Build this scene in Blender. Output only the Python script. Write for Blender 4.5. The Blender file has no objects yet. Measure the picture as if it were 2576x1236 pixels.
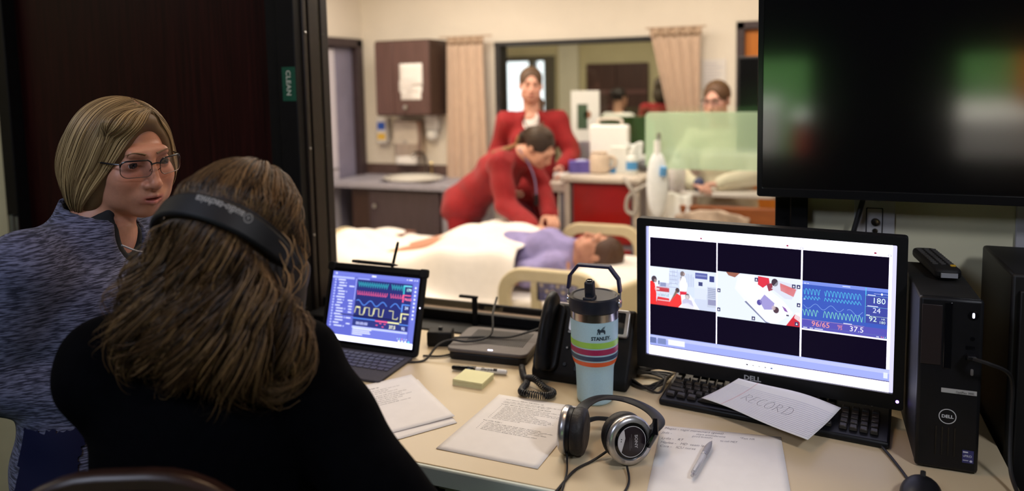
import bpy, bmesh, math, random
import numpy as np
from mathutils import Vector, Matrix, Euler
random.seed(7); rng = np.random.default_rng(7)
SC = bpy.context.scene
COL = SC.collection
PI = math.pi

# ------------------------------------------------------------------ camera, world, lights, exposure
DESK = 0.95
cd = bpy.data.cameras.new('camera'); cam = bpy.data.objects.new('camera', cd); COL.objects.link(cam)
Fv = Vector((-0.37298, 0.92316, -0.09307)); Rv = Vector((0.92768, 0.37291, -0.01881)); Uv = Vector((-0.01734, 0.09335, 0.99548))
cam.matrix_world = Matrix(((Rv.x, Uv.x, -Fv.x, 0.0), (Rv.y, Uv.y, -Fv.y, -1.914), (Rv.z, Uv.z, -Fv.z, 1.68), (0, 0, 0, 1)))
cd.sensor_fit = 'HORIZONTAL'; cd.sensor_width = 36.0; cd.lens = 1850.0 / 2576 * 36
cd.shift_y = (377.9 - 618.0) / 2576
cd.clip_start = 0.05; cd.clip_end = 60
cd.dof.use_dof = True; cd.dof.focus_distance = 1.46; cd.dof.aperture_fstop = 1.8; cd.dof.aperture_blades = 9
SC.camera = cam

world = bpy.data.worlds.new('daylight'); SC.world = world; world.use_nodes = True
bg = world.node_tree.nodes['Background']; bg.inputs[0].default_value = (0.86, 0.93, 1.0, 1); bg.inputs[1].default_value = 2.2

SC.view_settings.view_transform = 'Standard'; SC.view_settings.look = 'None'
SC.view_settings.exposure = 0.0; SC.view_settings.gamma = 1.0; SC.view_settings.use_curve_mapping = False

def area(name, loc, size, power, col, aim=(0, 0, -1), spread=180):
    l = bpy.data.lights.new(name, 'AREA'); l.shape = 'RECTANGLE'; l.size, l.size_y = size
    l.energy = power; l.color = col; l.spread = math.radians(spread)
    o = bpy.data.objects.new(name, l); COL.objects.link(o); o.location = loc
    o.rotation_euler = Vector(aim).to_track_quat('-Z', 'Y').to_euler()
    return o
WARM = (1.0, 0.90, 0.80)
area('ceiling_panel_light', (-0.9, 0.75, 2.66), (1.2, 0.5), 30, WARM)
area('ceiling_panel_light', (-2.6, 1.4, 2.66), (1.2, 0.5), 34, (1.0, 0.82, 0.58))
area('ceiling_panel_light', (-2.4, 2.3, 2.66), (1.2, 0.5), 28, WARM)
area('ceiling_panel_light', (-0.5, 2.4, 2.66), (1.2, 0.5), 24, (1.0, 0.86, 0.72))
area('far_room_light', (-2.2, 6.2, 2.6), (1.2, 0.6), 42, (1.0, 0.9, 0.7))
area('control_room_warm_fill', (-0.5, -0.65, 2.66), (0.25, 0.2), 3.5, (1.0, 0.64, 0.36), aim=(-.3, 0, -1), spread=150)  # unseen warm lamp added to lift the desk and the standing woman's face
area('desk_fill_light', (1.15, -1.55, 2.66), (0.3, 0.3), 5.6, (0.86, 0.90, 1.0), aim=(-1.45, 1.2, -1.65), spread=95)  # unseen fill added for the tumbler and the desk front
area('control_room_cool_fill', (-1.3, -2.4, 2.66), (0.8, 0.5), 20.0, (0.72, 0.80, 1.0), aim=(.1, .9, -.9))  # added cool fill from behind the camera, for sleeves, tumbler and walls
area('corner_fill_light', (-3.7, -1.3, 2.68), (0.3, 0.3), 9.0, (1.0, 0.9, 0.75))  # unseen lamp added to brighten the left wall strip
area('back_bay_light', (0.3, -3.25, 2.62), (1.8, 0.2), 110, (1.0, 0.98, 0.92), aim=(0, -.75, -1))

# ------------------------------------------------------------------ materials
MATS = {}
def mat(name, col=(0.5, 0.5, 0.5), rough=0.5, metal=0.0, spec=0.5, var=0.0, scale=20.0, stretch=(1, 1, 1), col2=None,
        bump=0.0, attr=False, emit=0.0, trans=0.0, coat=0.0, sheen=0.0, sss=0.0, lo=0.35, hi=0.65, ior=1.45, rvar=0.0, alpha=1.0):
    if name in MATS: return MATS[name]
    m = bpy.data.materials.new(name); m.use_nodes = True; MATS[name] = m
    nt = m.node_tree; N = nt.nodes; L = nt.links; b = N['Principled BSDF']
    b.inputs['Base Color'].default_value = (*col, 1); b.inputs['Roughness'].default_value = rough
    b.inputs['Metallic'].default_value = metal; b.inputs['Specular IOR Level'].default_value = spec
    b.inputs['Transmission Weight'].default_value = trans; b.inputs['Coat Weight'].default_value = coat
    b.inputs['IOR'].default_value = ior; b.inputs['Alpha'].default_value = alpha
    if sheen: b.inputs['Sheen Weight'].default_value = sheen
    if sss:
        b.inputs['Subsurface Weight'].default_value = sss; b.inputs['Subsurface Radius'].default_value = (0.01, 0.004, 0.002); b.inputs['Subsurface Scale'].default_value = 0.6
    src = None
    if var or col2 or bump or rvar:
        tc = N.new('ShaderNodeTexCoord'); mp = N.new('ShaderNodeMapping'); mp.inputs['Scale'].default_value = stretch
        nz = N.new('ShaderNodeTexNoise'); nz.inputs['Scale'].default_value = scale; nz.inputs['Detail'].default_value = 4
        L.new(tc.outputs['Object'], mp.inputs[0]); L.new(mp.outputs[0], nz.inputs['Vector'])
        if var or col2:
            cr = N.new('ShaderNodeValToRGB'); cr.color_ramp.elements[0].position = lo; cr.color_ramp.elements[1].position = hi
            c2 = col2 or tuple(max(0, c * (1 - var)) for c in col)
            cr.color_ramp.elements[0].color = (*c2, 1); cr.color_ramp.elements[1].color = (*col, 1)
            L.new(nz.outputs['Fac'], cr.inputs[0]); src = cr.outputs[0]
        if bump:
            bp = N.new('ShaderNodeBump'); bp.inputs['Strength'].default_value = bump; bp.inputs['Distance'].default_value = 0.004
            L.new(nz.outputs['Fac'], bp.inputs['Height']); L.new(bp.outputs[0], b.inputs['Normal'])
        if rvar:
            mr = N.new('ShaderNodeMapRange'); mr.inputs['To Min'].default_value = max(0, rough - rvar); mr.inputs['To Max'].default_value = min(1, rough + rvar)
            L.new(nz.outputs['Fac'], mr.inputs[0]); L.new(mr.outputs[0], b.inputs['Roughness'])
    if attr:
        at = N.new('ShaderNodeAttribute'); at.attribute_name = 'Col'
        if src:
            mx = N.new('ShaderNodeMix'); mx.data_type = 'RGBA'; mx.blend_type = 'MULTIPLY'; mx.inputs[0].default_value = 1
            L.new(src, mx.inputs[6]); L.new(at.outputs['Color'], mx.inputs[7]); src = mx.outputs[2]
        else: src = at.outputs['Color']
    if src: L.new(src, b.inputs['Base Color'])
    if emit:
        if attr: L.new(src, b.inputs['Emission Color']); b.inputs['Base Color'].default_value = (0.002, 0.002, 0.002, 1); [L.remove(k) for k in list(b.inputs['Base Color'].links)]
        else: b.inputs['Emission Color'].default_value = (*col, 1)
        b.inputs['Emission Strength'].default_value = emit
    return m

def glass_mat(name, tint=(1, 1, 1), fac=0.06, rough=0.0):
    m = bpy.data.materials.new(name); m.use_nodes = True; nt = m.node_tree; N = nt.nodes; L = nt.links
    N.remove(N['Principled BSDF']); out = N['Material Output']
    t = N.new('ShaderNodeBsdfTransparent'); t.inputs[0].default_value = (*tint, 1)
    g = N.new('ShaderNodeBsdfGlossy'); g.inputs['Roughness'].default_value = rough
    x = N.new('ShaderNodeMixShader'); x.inputs[0].default_value = fac
    L.new(t.outputs[0], x.inputs[1]); L.new(g.outputs[0], x.inputs[2]); L.new(x.outputs[0], out.inputs[0])
    return m

def veil_mat(name, col, fac):     # tinted veil for the window reflection: part clear, part scattering
    m = bpy.data.materials.new(name); m.use_nodes = True; nt = m.node_tree; N = nt.nodes; L = nt.links
    N.remove(N['Principled BSDF']); out = N['Material Output']
    t = N.new('ShaderNodeBsdfTransparent'); t.inputs[0].default_value = (0.93, 1.0, 0.93, 1)
    d = N.new('ShaderNodeBsdfDiffuse'); d.inputs[0].default_value = (*col, 1)
    e = N.new('ShaderNodeBsdfTranslucent'); e.inputs[0].default_value = (*col, 1)
    a = N.new('ShaderNodeMixShader'); a.inputs[0].default_value = 0.5
    x = N.new('ShaderNodeMixShader'); x.inputs[0].default_value = fac
    L.new(d.outputs[0], a.inputs[1]); L.new(e.outputs[0], a.inputs[2])
    L.new(t.outputs[0], x.inputs[1]); L.new(a.outputs[0], x.inputs[2]); L.new(x.outputs[0], out.inputs[0])
    return m

# ------------------------------------------------------------------ object helpers
def tag(o, label=None, cat=None, group=None, kind=None):
    if label: o['label'] = label
    if cat: o['category'] = cat
    if group: o['group'] = group
    if kind: o['kind'] = kind
    return o
def thing(name, label, cat, loc=(0, 0, 0), rotz=0.0, group=None, rot=None):
    o = bpy.data.objects.new(name, None); COL.objects.link(o); o.location = loc
    o.rotation_euler = rot if rot else (0, 0, rotz); o.empty_display_size = 0.05
    return tag(o, label, cat, group)
def lib(o):
    c = o.copy(); COL.objects.link(c); return c
def copy_tree(o, parent=None):
    c = o.copy(); COL.objects.link(c)
    if parent: c.parent = parent
    for ch in list(o.children): copy_tree(ch, c)
    return c

class G:
    """collects vertices and faces, then becomes one mesh object"""
    def __init__(s): s.v = []; s.f = []; s.c = []
    def add(s, v, f, col=None):
        n = len(s.v); s.v += [tuple(map(float, p)) for p in v]; s.f += [tuple(i + n for i in q) for q in f]
        s.c += [col] * len(f); return s
    def box(s, c, d, M=None, taper=1.0, col=None):
        x, y, z = (k / 2 for k in d); V = []
        for sz in (-1, 1):
            t = taper if sz > 0 else 1
            V += [(-x * t, -y * t, sz * z), (x * t, -y * t, sz * z), (x * t, y * t, sz * z), (-x * t, y * t, sz * z)]
        V = [Vector(p) for p in V]
        if M is not None: V = [M @ p for p in V]
        V = [p + Vector(c) for p in V]
        return s.add(V, [(3, 2, 1, 0), (4, 5, 6, 7), (0, 1, 5, 4), (1, 2, 6, 5), (2, 3, 7, 6), (3, 0, 4, 7)], col)
    def b2(s, lo, hi, col=None):
        return s.box([(a + b) / 2 for a, b in zip(lo, hi)], [b - a for a, b in zip(lo, hi)], col=col)
    def tube(s, pts, r, n=8, cap=True, flat=1.0, up=None, col=None):
        P = [Vector(p) for p in pts]; m = len(P); R = r if hasattr(r, '__len__') else [r] * m
        V = []; prev = None
        for i in range(m):
            t = (P[min(i + 1, m - 1)] - P[max(i - 1, 0)]).normalized()
            if up is not None: a = Vector(up)
            elif prev is None: a = Vector((0, 0, 1)) if abs(t.z) < 0.9 else Vector((1, 0, 0))
            else: a = prev
            a = (a - t * a.dot(t)); a = a.normalized() if a.length > 1e-6 else t.orthogonal().normalized()
            prev = a; b = t.cross(a)
            for k in range(n):
                an = 2 * PI * k / n; V.append(P[i] + a * (math.cos(an) * R[i] * flat) + b * (math.sin(an) * R[i]))
        Fc = []
        for i in range(m - 1):
            for k in range(n):
                k2 = (k + 1) % n; Fc.append((i * n + k, i * n + k2, (i + 1) * n + k2, (i + 1) * n + k))
        if cap: Fc += [tuple(range(n - 1, -1, -1)), tuple((m - 1) * n + k for k in range(n))]
        return s.add(V, Fc, col)
    def lathe(s, prof, n=32, M=None, cap=True, col=None):
        V = []; m = len(prof)
        for r, z in prof:
            for k in range(n):
                a = 2 * PI * k / n; V.append(Vector((r * math.cos(a), r * math.sin(a), z)))
        if M is not None: V = [M @ p for p in V]
        Fc = [(i * n + k, i * n + (k + 1) % n, (i + 1) * n + (k + 1) % n, (i + 1) * n + k) for i in range(m - 1) for k in range(n)]
        if cap: Fc += [tuple(range(n - 1, -1, -1)), tuple((m - 1) * n + k for k in range(n))]
        return s.add(V, Fc, col)
    def prism(s, poly, h, M=None, col=None):
        n = len(poly); V = [Vector((x, y, 0)) for x, y in poly] + [Vector((x, y, h)) for x, y in poly]
        if M is not None: V = [M @ p for p in V]
        return s.add(V, [tuple(range(n - 1, -1, -1)), tuple(range(n, 2 * n))] + [(i, (i + 1) % n, n + (i + 1) % n, n + i) for i in range(n)], col)
    def ell(s, c, r, n=16, m=10, M=None, col=None):
        V = [Vector((0, 0, -1))]
        for i in range(1, m):
            p = -PI / 2 + PI * i / m
            V += [Vector((math.cos(p) * math.cos(2 * PI * k / n), math.cos(p) * math.sin(2 * PI * k / n), math.sin(p))) for k in range(n)]
        V.append(Vector((0, 0, 1))); V = [Vector((p.x * r[0], p.y * r[1], p.z * r[2])) for p in V]
        if M is not None: V = [M @ p for p in V]
        V = [p + Vector(c) for p in V]
        Fc = [(0, 1 + (k + 1) % n, 1 + k) for k in range(n)]
        for i in range(m - 2):
            a = 1 + i * n; Fc += [(a + k, a + (k + 1) % n, a + n + (k + 1) % n, a + n + k) for k in range(n)]
        t = len(V) - 1; a = 1 + (m - 2) * n; Fc += [(a + k, a + (k + 1) % n, t) for k in range(n)]
        return s.add(V, Fc, col)
    def sheet(s, nx, ny, fn, thick=0.0, col=None):
        V = [fn(i / nx, j / ny) for j in range(ny + 1) for i in range(nx + 1)]
        Fc = [(j * (nx + 1) + i, j * (nx + 1) + i + 1, (j + 1) * (nx + 1) + i + 1, (j + 1) * (nx + 1) + i) for j in range(ny) for i in range(nx)]
        return s.add(V, Fc, col)
    def build(s, name, m, parent=None, smooth=False, bevel=0.0, seg=2, sub=0, solid=0.0, angle=35, kind=None, loc=None, rot=None):
        me = bpy.data.meshes.new(name); me.from_pydata(s.v, [], s.f); me.validate()
        if any(c is not None for c in s.c):
            a = me.color_attributes.new('Col', 'FLOAT_COLOR', 'CORNER')
            cl = []
            for p in me.polygons:
                c = s.c[p.index] or (1, 1, 1)
                cl += [c[0], c[1], c[2], 1.0] * len(p.vertices)
            a.data.foreach_set('color', cl)
        if m: me.materials.append(m)
        o = bpy.data.objects.new(name, me); COL.objects.link(o)
        if parent: o.parent = parent
        if loc: o.location = loc
        if rot: o.rotation_euler = rot
        if solid:
            k = o.modifiers.new('solid', 'SOLIDIFY'); k.thickness = solid; k.offset = 0
        if bevel:
            k = o.modifiers.new('bevel', 'BEVEL'); k.width = bevel; k.segments = seg; k.limit_method = 'ANGLE'; k.angle_limit = math.radians(30)
        if sub:
            k = o.modifiers.new('sub', 'SUBSURF'); k.levels = sub; k.render_levels = sub
        if smooth or bevel or sub:
            me.polygons.foreach_set('use_smooth', [True] * len(me.polygons))
            if not sub: me.set_sharp_from_angle(angle=math.radians(angle))
        if kind: o['kind'] = kind
        return o

def rounded(w, h, r, n=5, cx=0, cy=0):
    P = []
    for sx, sy, a0 in ((1, -1, -PI / 2), (1, 1, 0), (-1, 1, PI / 2), (-1, -1, PI)):
        for k in range(n + 1):
            a = a0 + PI / 2 * k / n; P.append((cx + sx * (w / 2 - r) + r * math.cos(a), cy + sy * (h / 2 - r) + r * math.sin(a)))
    return P
def ringprism(g, outer, inner, h, M=None):
    """a frame: the area between two outlines with the same number of points, thickness h"""
    n = len(outer); V = [Vector((x, y, z)) for z in (0, h) for ol in (outer, inner) for x, y in ol]
    if M is not None: V = [M @ p for p in V]
    Fc = []
    for i in range(n):
        j = (i + 1) % n
        Fc += [(i, n + i, n + j, j), (2 * n + i, 2 * n + j, 3 * n + j, 3 * n + i), (i, j, 2 * n + j, 2 * n + i), (n + i, 3 * n + i, 3 * n + j, n + j)]
    g.add(V, Fc); return g
def Rx(a): return Matrix.Rotation(a, 3, 'X')
def Ry(a): return Matrix.Rotation(a, 3, 'Y')
def Rz(a): return Matrix.Rotation(a, 3, 'Z')
def TR(loc, R=None):
    M = (R.to_4x4() if R is not None else Matrix.Identity(4)); M.translation = Vector(loc); return M
FACE = Rx(PI / 2)      # maps a flat x,y drawing onto an upright surface that faces -y
def bez(pts, n=12):
    """Catmull-Rom through points"""
    P = [Vector(p) for p in pts]; P = [2 * P[0] - P[1]] + P + [2 * P[-1] - P[-2]]; out = []
    for i in range(1, len(P) - 2):
        for k in range(n):
            t = k / n; a, b, c, d = P[i - 1:i + 3]
            out.append(0.5 * ((2 * b) + (c - a) * t + (2 * a - 5 * b + 4 * c - d) * t * t + (3 * b - a - 3 * c + d) * t ** 3))
    out.append(P[-2]); return out

_txt = {}
def text_geo(s, size=1.0, align='LEFT', bold=0.0, shear=0.0, space=1.0, width=1.0):
    cu = bpy.data.curves.new('t', 'FONT'); cu.body = s; cu.size = size; cu.align_x = align; cu.offset = bold; cu.shear = shear; cu.space_character = space; cu.resolution_u = 2
    o = bpy.data.objects.new('t', cu); COL.objects.link(o)
    me = bpy.data.meshes.new_from_object(o.evaluated_get(bpy.context.evaluated_depsgraph_get()))
    V = [(v.co.x * width, v.co.y) for v in me.vertices]; Fc = [tuple(p.vertices) for p in me.polygons]
    bpy.data.objects.remove(o); bpy.data.curves.remove(cu); bpy.data.meshes.remove(me)
    return V, Fc
class Print(G):
    """flat print: coloured shapes laid on a surface through the map fn(x, y) -> 3D point; each layer sits a hair above the last"""
    def __init__(s, M, step=0.00012, base=0.0003): super().__init__(); s.M = M; s.z = base; s.step = step
    def up(s): s.z += s.step; return s
    def pt(s, x, y): return s.M @ Vector((x, y, s.z))
    def poly(s, P, col): return s.add([s.pt(x, y) for x, y in P], [tuple(range(len(P)))], col)
    def rect(s, x0, y0, x1, y1, col): return s.poly([(x0, y0), (x1, y0), (x1, y1), (x0, y1)], col)
    def line(s, P, w, col):
        P = [Vector(p) for p in P]; L = []; Rr = []
        for i, p in enumerate(P):
            t = (P[min(i + 1, len(P) - 1)] - P[max(i - 1, 0)]); t = t.normalized() if t.length > 1e-9 else Vector((1, 0)); nn = Vector((-t.y, t.x)) * w / 2
            L.append(p + nn); Rr.append(p - nn)
        n = len(P)
        return s.add([s.pt(*q) for q in Rr] + [s.pt(*q) for q in L], [(i, i + 1, n + i + 1, n + i) for i in range(n - 1)], col)
    def circ(s, x, y, r, col, n=16, ry=None): return s.poly([(x + r * math.cos(2 * PI * k / n), y + (ry or r) * math.sin(2 * PI * k / n)) for k in range(n)], col)
    def text(s, t, x, y, size, col, **k):
        V, Fc = text_geo(t, size, **k); return s.add([s.pt(x + a, y + b) for a, b in V], Fc, col)
# ------------------------------------------------------------------ implicit surfaces for bodies, clothes and hair
def A(p): return np.array(p, float)
class Sdf:
    """list of smooth-blended primitives; each entry: kind, data, blend radius, op"""
    def __init__(s): s.p = []; s.clips = []
    def rc(s, a, b, r1, r2, k=0.02, op=1): s.p.append(('rc', A(a), A(b), r1, r2, k, op)); return s
    def el(s, c, r, k=0.02, R=None, op=1): s.p.append(('el', A(c), A(r) if hasattr(r, '__len__') else A((r, r, r)), None if R is None else np.array(R), None, k, op)); return s
    def clip(s, p, n): s.clips.append((A(p), A(n) / np.linalg.norm(n))); return s      # keeps the side the normal points away from
    def xf(s, R, t):
        """moves everything in the list: R 3x3 array, t offset"""
        o = Sdf(); R = np.array(R); t = A(t)
        for q in s.p:
            if q[0] == 'rc': o.p.append(('rc', R @ q[1] + t, R @ q[2] + t) + q[3:])
            else: o.p.append(('el', R @ q[1] + t, q[2], R @ (np.eye(3) if q[3] is None else q[3]), None) + q[5:])
        for c, n in s.clips: o.clips.append((R @ c + t, R @ n))
        return o
    def join(s, o): s.p += o.p; s.clips += o.clips; return s
    def grow(s, d):
        o = Sdf()
        for q in s.p:
            if q[6] < 0: continue
            if q[0] == 'rc': o.p.append(('rc', q[1], q[2], q[3] + d, q[4] + d) + q[5:])
            else: o.p.append(('el', q[1], q[2] + d) + q[3:])
        return o
    @staticmethod
    def dist(q, X, Y, Z):
        if q[0] == 'rc':
            a, b, r1, r2 = q[1:5]; d = b - a; l2 = max(float(d @ d), 1e-12)
            t = np.clip(((X - a[0]) * d[0] + (Y - a[1]) * d[1] + (Z - a[2]) * d[2]) / l2, 0, 1)
            return np.sqrt((X - a[0] - t * d[0]) ** 2 + (Y - a[1] - t * d[1]) ** 2 + (Z - a[2] - t * d[2]) ** 2) - (r1 + (r2 - r1) * t)
        c, r, R = q[1:4]; x, y, z = X - c[0], Y - c[1], Z - c[2]
        if R is not None: x, y, z = (R[0, i] * x + R[1, i] * y + R[2, i] * z for i in range(3))
        k0 = np.sqrt((x / r[0]) ** 2 + (y / r[1]) ** 2 + (z / r[2]) ** 2); k1 = np.sqrt((x / r[0] ** 2) ** 2 + (y / r[1] ** 2) ** 2 + (z / r[2] ** 2) ** 2)
        return np.where(k1 > 1e-9, k0 * (k0 - 1) / np.maximum(k1, 1e-9), -r.min())
    @staticmethod
    def comb(f, d, k, op):
        if op < 0:
            h = np.maximum(k - np.abs(f + d), 0) / max(k, 1e-9); return np.maximum(f, -d) + h * h * k / 4
        h = np.maximum(k - np.abs(f - d), 0) / max(k, 1e-9); return np.minimum(f, d) - h * h * k / 4
    def eval(s, P):
        X, Y, Z = P[:, 0], P[:, 1], P[:, 2]; f = np.full(len(P), 0.5)
        for q in s.p: f = s.comb(f, s.dist(q, X, Y, Z), q[5], q[6])
        for c, n in s.clips: f = np.maximum(f, (P - c) @ n)
        return f
    def grad(s, P, e=0.002):
        g = np.stack([s.eval(P + A(d) * e) - s.eval(P - A(d) * e) for d in ((1, 0, 0), (0, 1, 0), (0, 0, 1))], 1)
        return g / np.maximum(np.linalg.norm(g, axis=1, keepdims=True), 1e-9)
    def bounds(s):
        lo = np.full(3, 9e9); hi = -lo
        for q in s.p:
            if q[6] < 0: continue
            if q[0] == 'rc':
                r = max(q[3], q[4]); lo = np.minimum(lo, np.minimum(q[1], q[2]) - r); hi = np.maximum(hi, np.maximum(q[1], q[2]) + r)
            else: lo = np.minimum(lo, q[1] - q[2].max()); hi = np.maximum(hi, q[1] + q[2].max())
        return lo - 0.02, hi + 0.02
    def mesh(s, res=0.008, fine=(), noise=None):
        """surface nets on a grid that is finer inside the boxes in fine: (centre, half size, res)"""
        lo, hi = s.bounds(); ax = []
        for i in range(3):
            x = lo[i]; xs = [x]
            while x < hi[i]:
                st = res
                for c, h, r in fine:
                    if c[i] - h <= x <= c[i] + h: st = min(st, r)
                x += st; xs.append(x)
            ax.append(np.array(xs))
        sh = tuple(len(a) for a in ax); F = np.full(sh, 0.3)
        for q in s.p:
            if q[0] == 'rc': r = max(q[3], q[4]); l = np.minimum(q[1], q[2]) - r; h = np.maximum(q[1], q[2]) + r
            else: r = q[2].max(); l = q[1] - r; h = q[1] + r
            pad = q[5] + 2.5 * res + 0.015
            sl = []
            for i in range(3):
                a = np.searchsorted(ax[i], l[i] - pad); b = np.searchsorted(ax[i], h[i] + pad); sl.append(slice(a, max(b, a)))
            sl = tuple(sl); X = ax[0][sl[0]][:, None, None]; Y = ax[1][sl[1]][None, :, None]; Z = ax[2][sl[2]][None, None, :]
            if 0 in F[sl].shape: continue
            F[sl] = s.comb(F[sl], s.dist(q, X, Y, Z), q[5], q[6])
        X = ax[0][:, None, None]; Y = ax[1][None, :, None]; Z = ax[2][None, None, :]
        if noise is not None: F = F + noise(X, Y, Z)
        for c, n in s.clips: F = np.maximum(F, (X - c[0]) * n[0] + (Y - c[1]) * n[1] + (Z - c[2]) * n[2])
        F[0] = F[-1] = 0.3; F[:, 0] = F[:, -1] = 0.3; F[:, :, 0] = F[:, :, -1] = 0.3
        return nets(F, ax)
def nets(F, ax):
    I = F < 0
    nx, ny, nz = F.shape; cnt = np.zeros((nx - 1, ny - 1, nz - 1), np.int8)
    offs = [(i, j, k) for i in (0, 1) for j in (0, 1) for k in (0, 1)]
    for i, j, k in offs: cnt += I[i:nx - 1 + i, j:ny - 1 + j, k:nz - 1 + k]
    act = np.argwhere((cnt > 0) & (cnt < 8)); idx = np.full(cnt.shape, -1, np.int64); idx[tuple(act.T)] = np.arange(len(act))
    S = np.zeros((len(act), 3)); n = np.zeros(len(act))
    cv = {o: F[act[:, 0] + o[0], act[:, 1] + o[1], act[:, 2] + o[2]] for o in offs}
    cp = {o: np.stack([ax[d][act[:, d] + o[d]] for d in range(3)], 1) for o in offs}
    for a in offs:
        for d in range(3):
            if a[d]: continue
            b = tuple(1 if e == d else a[e] for e in range(3)); m = (cv[a] < 0) != (cv[b] < 0)
            t = np.where(m, cv[a] / np.where(m, cv[a] - cv[b], 1), 0)[:, None]
            S += np.where(m[:, None], cp[a] + t * (cp[b] - cp[a]), 0); n += m
    V = S / n[:, None]; Q = []
    for d in range(3):
        e, f = (d + 1) % 3, (d + 2) % 3
        a = [slice(None)] * 3; b = [slice(None)] * 3; a[d] = slice(0, -1); b[d] = slice(1, None)
        A0, B0 = I[tuple(a)], I[tuple(b)]
        E = np.argwhere(A0 != B0); E = E[(E[:, e] > 0) & (E[:, f] > 0)]
        if not len(E): continue
        flip = I[tuple(E.T)]
        c = []
        for de, df in ((-1, -1), (0, -1), (0, 0), (-1, 0)):
            q = E.copy(); q[:, e] += de; q[:, f] += df; c.append(idx[tuple(q.T)])
        q = np.stack(c, 1); q[~flip] = q[~flip][:, ::-1]; Q.append(q)
    return V, np.concatenate(Q)
def np_mesh(name, V, Q, m, parent=None, cols=None, smooth=True, relax=0, loc=None):
    if relax:
        E = np.concatenate([Q[:, [i, (i + 1) % Q.shape[1]]] for i in range(Q.shape[1])])
        for _ in range(relax):
            S = np.zeros_like(V); n = np.zeros(len(V))
            for i in range(3): S[:, i] = np.bincount(E[:, 0], V[E[:, 1], i], len(V)) + np.bincount(E[:, 1], V[E[:, 0], i], len(V))
            n = np.bincount(E[:, 0], minlength=len(V)) + np.bincount(E[:, 1], minlength=len(V)); V = 0.5 * V + 0.5 * S / np.maximum(n, 1)[:, None]
    me = bpy.data.meshes.new(name); k = Q.shape[1]
    me.vertices.add(len(V)); me.vertices.foreach_set('co', V.astype(np.float32).ravel())
    me.loops.add(Q.size); me.loops.foreach_set('vertex_index', Q.astype(np.int32).ravel())
    me.polygons.add(len(Q)); me.polygons.foreach_set('loop_start', np.arange(0, Q.size, k, dtype=np.int32)); me.polygons.foreach_set('loop_total', np.full(len(Q), k, np.int32))
    me.update(calc_edges=True); me.validate()
    if smooth: me.polygons.foreach_set('use_smooth', np.ones(len(me.polygons), bool))
    if cols is not None:
        a = me.color_attributes.new('Col', 'FLOAT_COLOR', 'POINT'); c = np.ones((len(V), 4), np.float32); c[:, :3] = cols; a.data.foreach_set('color', c.ravel())
    me.materials.append(m); o = bpy.data.objects.new(name, me); COL.objects.link(o)
    if parent: o.parent = parent
    if loc: o.location = loc
    return o
def unit(v): v = A(v); return v / np.linalg.norm(v)
def frame(fwd, up=(0, 0, 1)):
    """columns: right, forward, up"""
    f = unit(fwd); r = unit(np.cross(f, up)); return np.stack([r, f, np.cross(r, f)], 1)
def turned(yaw_deg, pitch=0, roll=0):
    """head attitude: yaw measured from +x towards +y; pitch up; roll to the right ear"""
    a = math.radians(yaw_deg); p = math.radians(pitch); B = frame((math.cos(a) * math.cos(p), math.sin(a) * math.cos(p), math.sin(p)))
    w = math.radians(roll); r, f, u = B.T; return np.stack([r * math.cos(w) - u * math.sin(w), f, u * math.cos(w) + r * math.sin(w)], 1)

def head_sdf(detail=True):
    s = Sdf()
    s.el((0, -.02, .03), (.074, .094, .086)).el((0, .028, -.04), (.06, .062, .076), .03)
    s.el((0, .066, -.097), (.024, .02, .017), .03)
    for e in (-1, 1):
        s.el((e * .043, .012, -.068), (.02, .032, .024), .03); s.el((e * .037, .058, -.034), (.026, .025, .028), .02); s.el((e * .034, .045, -.072), (.022, .024, .022), .025)
    s.rc((-.03, .081, .02), (.03, .081, .02), .0115, .0115, .016)
    for e in (-1, 1): s.el((e * .032, .104, .0), (.018, .017, .0125), .014, op=-1)
    for e in (-1, 1): s.el((e * .032, .0735, .0), .0148, .004)
    s.rc((0, .088, .01), (0, .105, -.036), .0075, .0105, .012)
    s.el((0, .1075, -.04), .0105, .006)
    for e in (-1, 1): s.el((e * .0115, .095, -.043), (.0078, .011, .0068), .006)
    s.el((0, .077, -.066), (.03, .022, .02), .015)
    if detail:
        for e in (-1, 1):
            s.el((e * .006, .104, -.0515), (.003, .005, .003), .002, op=-1)
            s.rc((e * .023, .087, -.071), (e * .004, .0985, -.0655), .0025, .0043, .004)
            s.rc((e * .020, .088, -.0745), (0, .0965, -.0785), .003, .0052, .004)
        s.el((0, .1, -.0715), (.019, .013, .0026), .002, op=-1)
        for e in (-1, 1): s.el((e * .032, .09, -.001), (.0122, .008, .0048), .002, op=-1)
    for e in (-1, 1): s.el((e * .075, -.01, -.008), (.008, .017, .029), .008)
    return s
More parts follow.
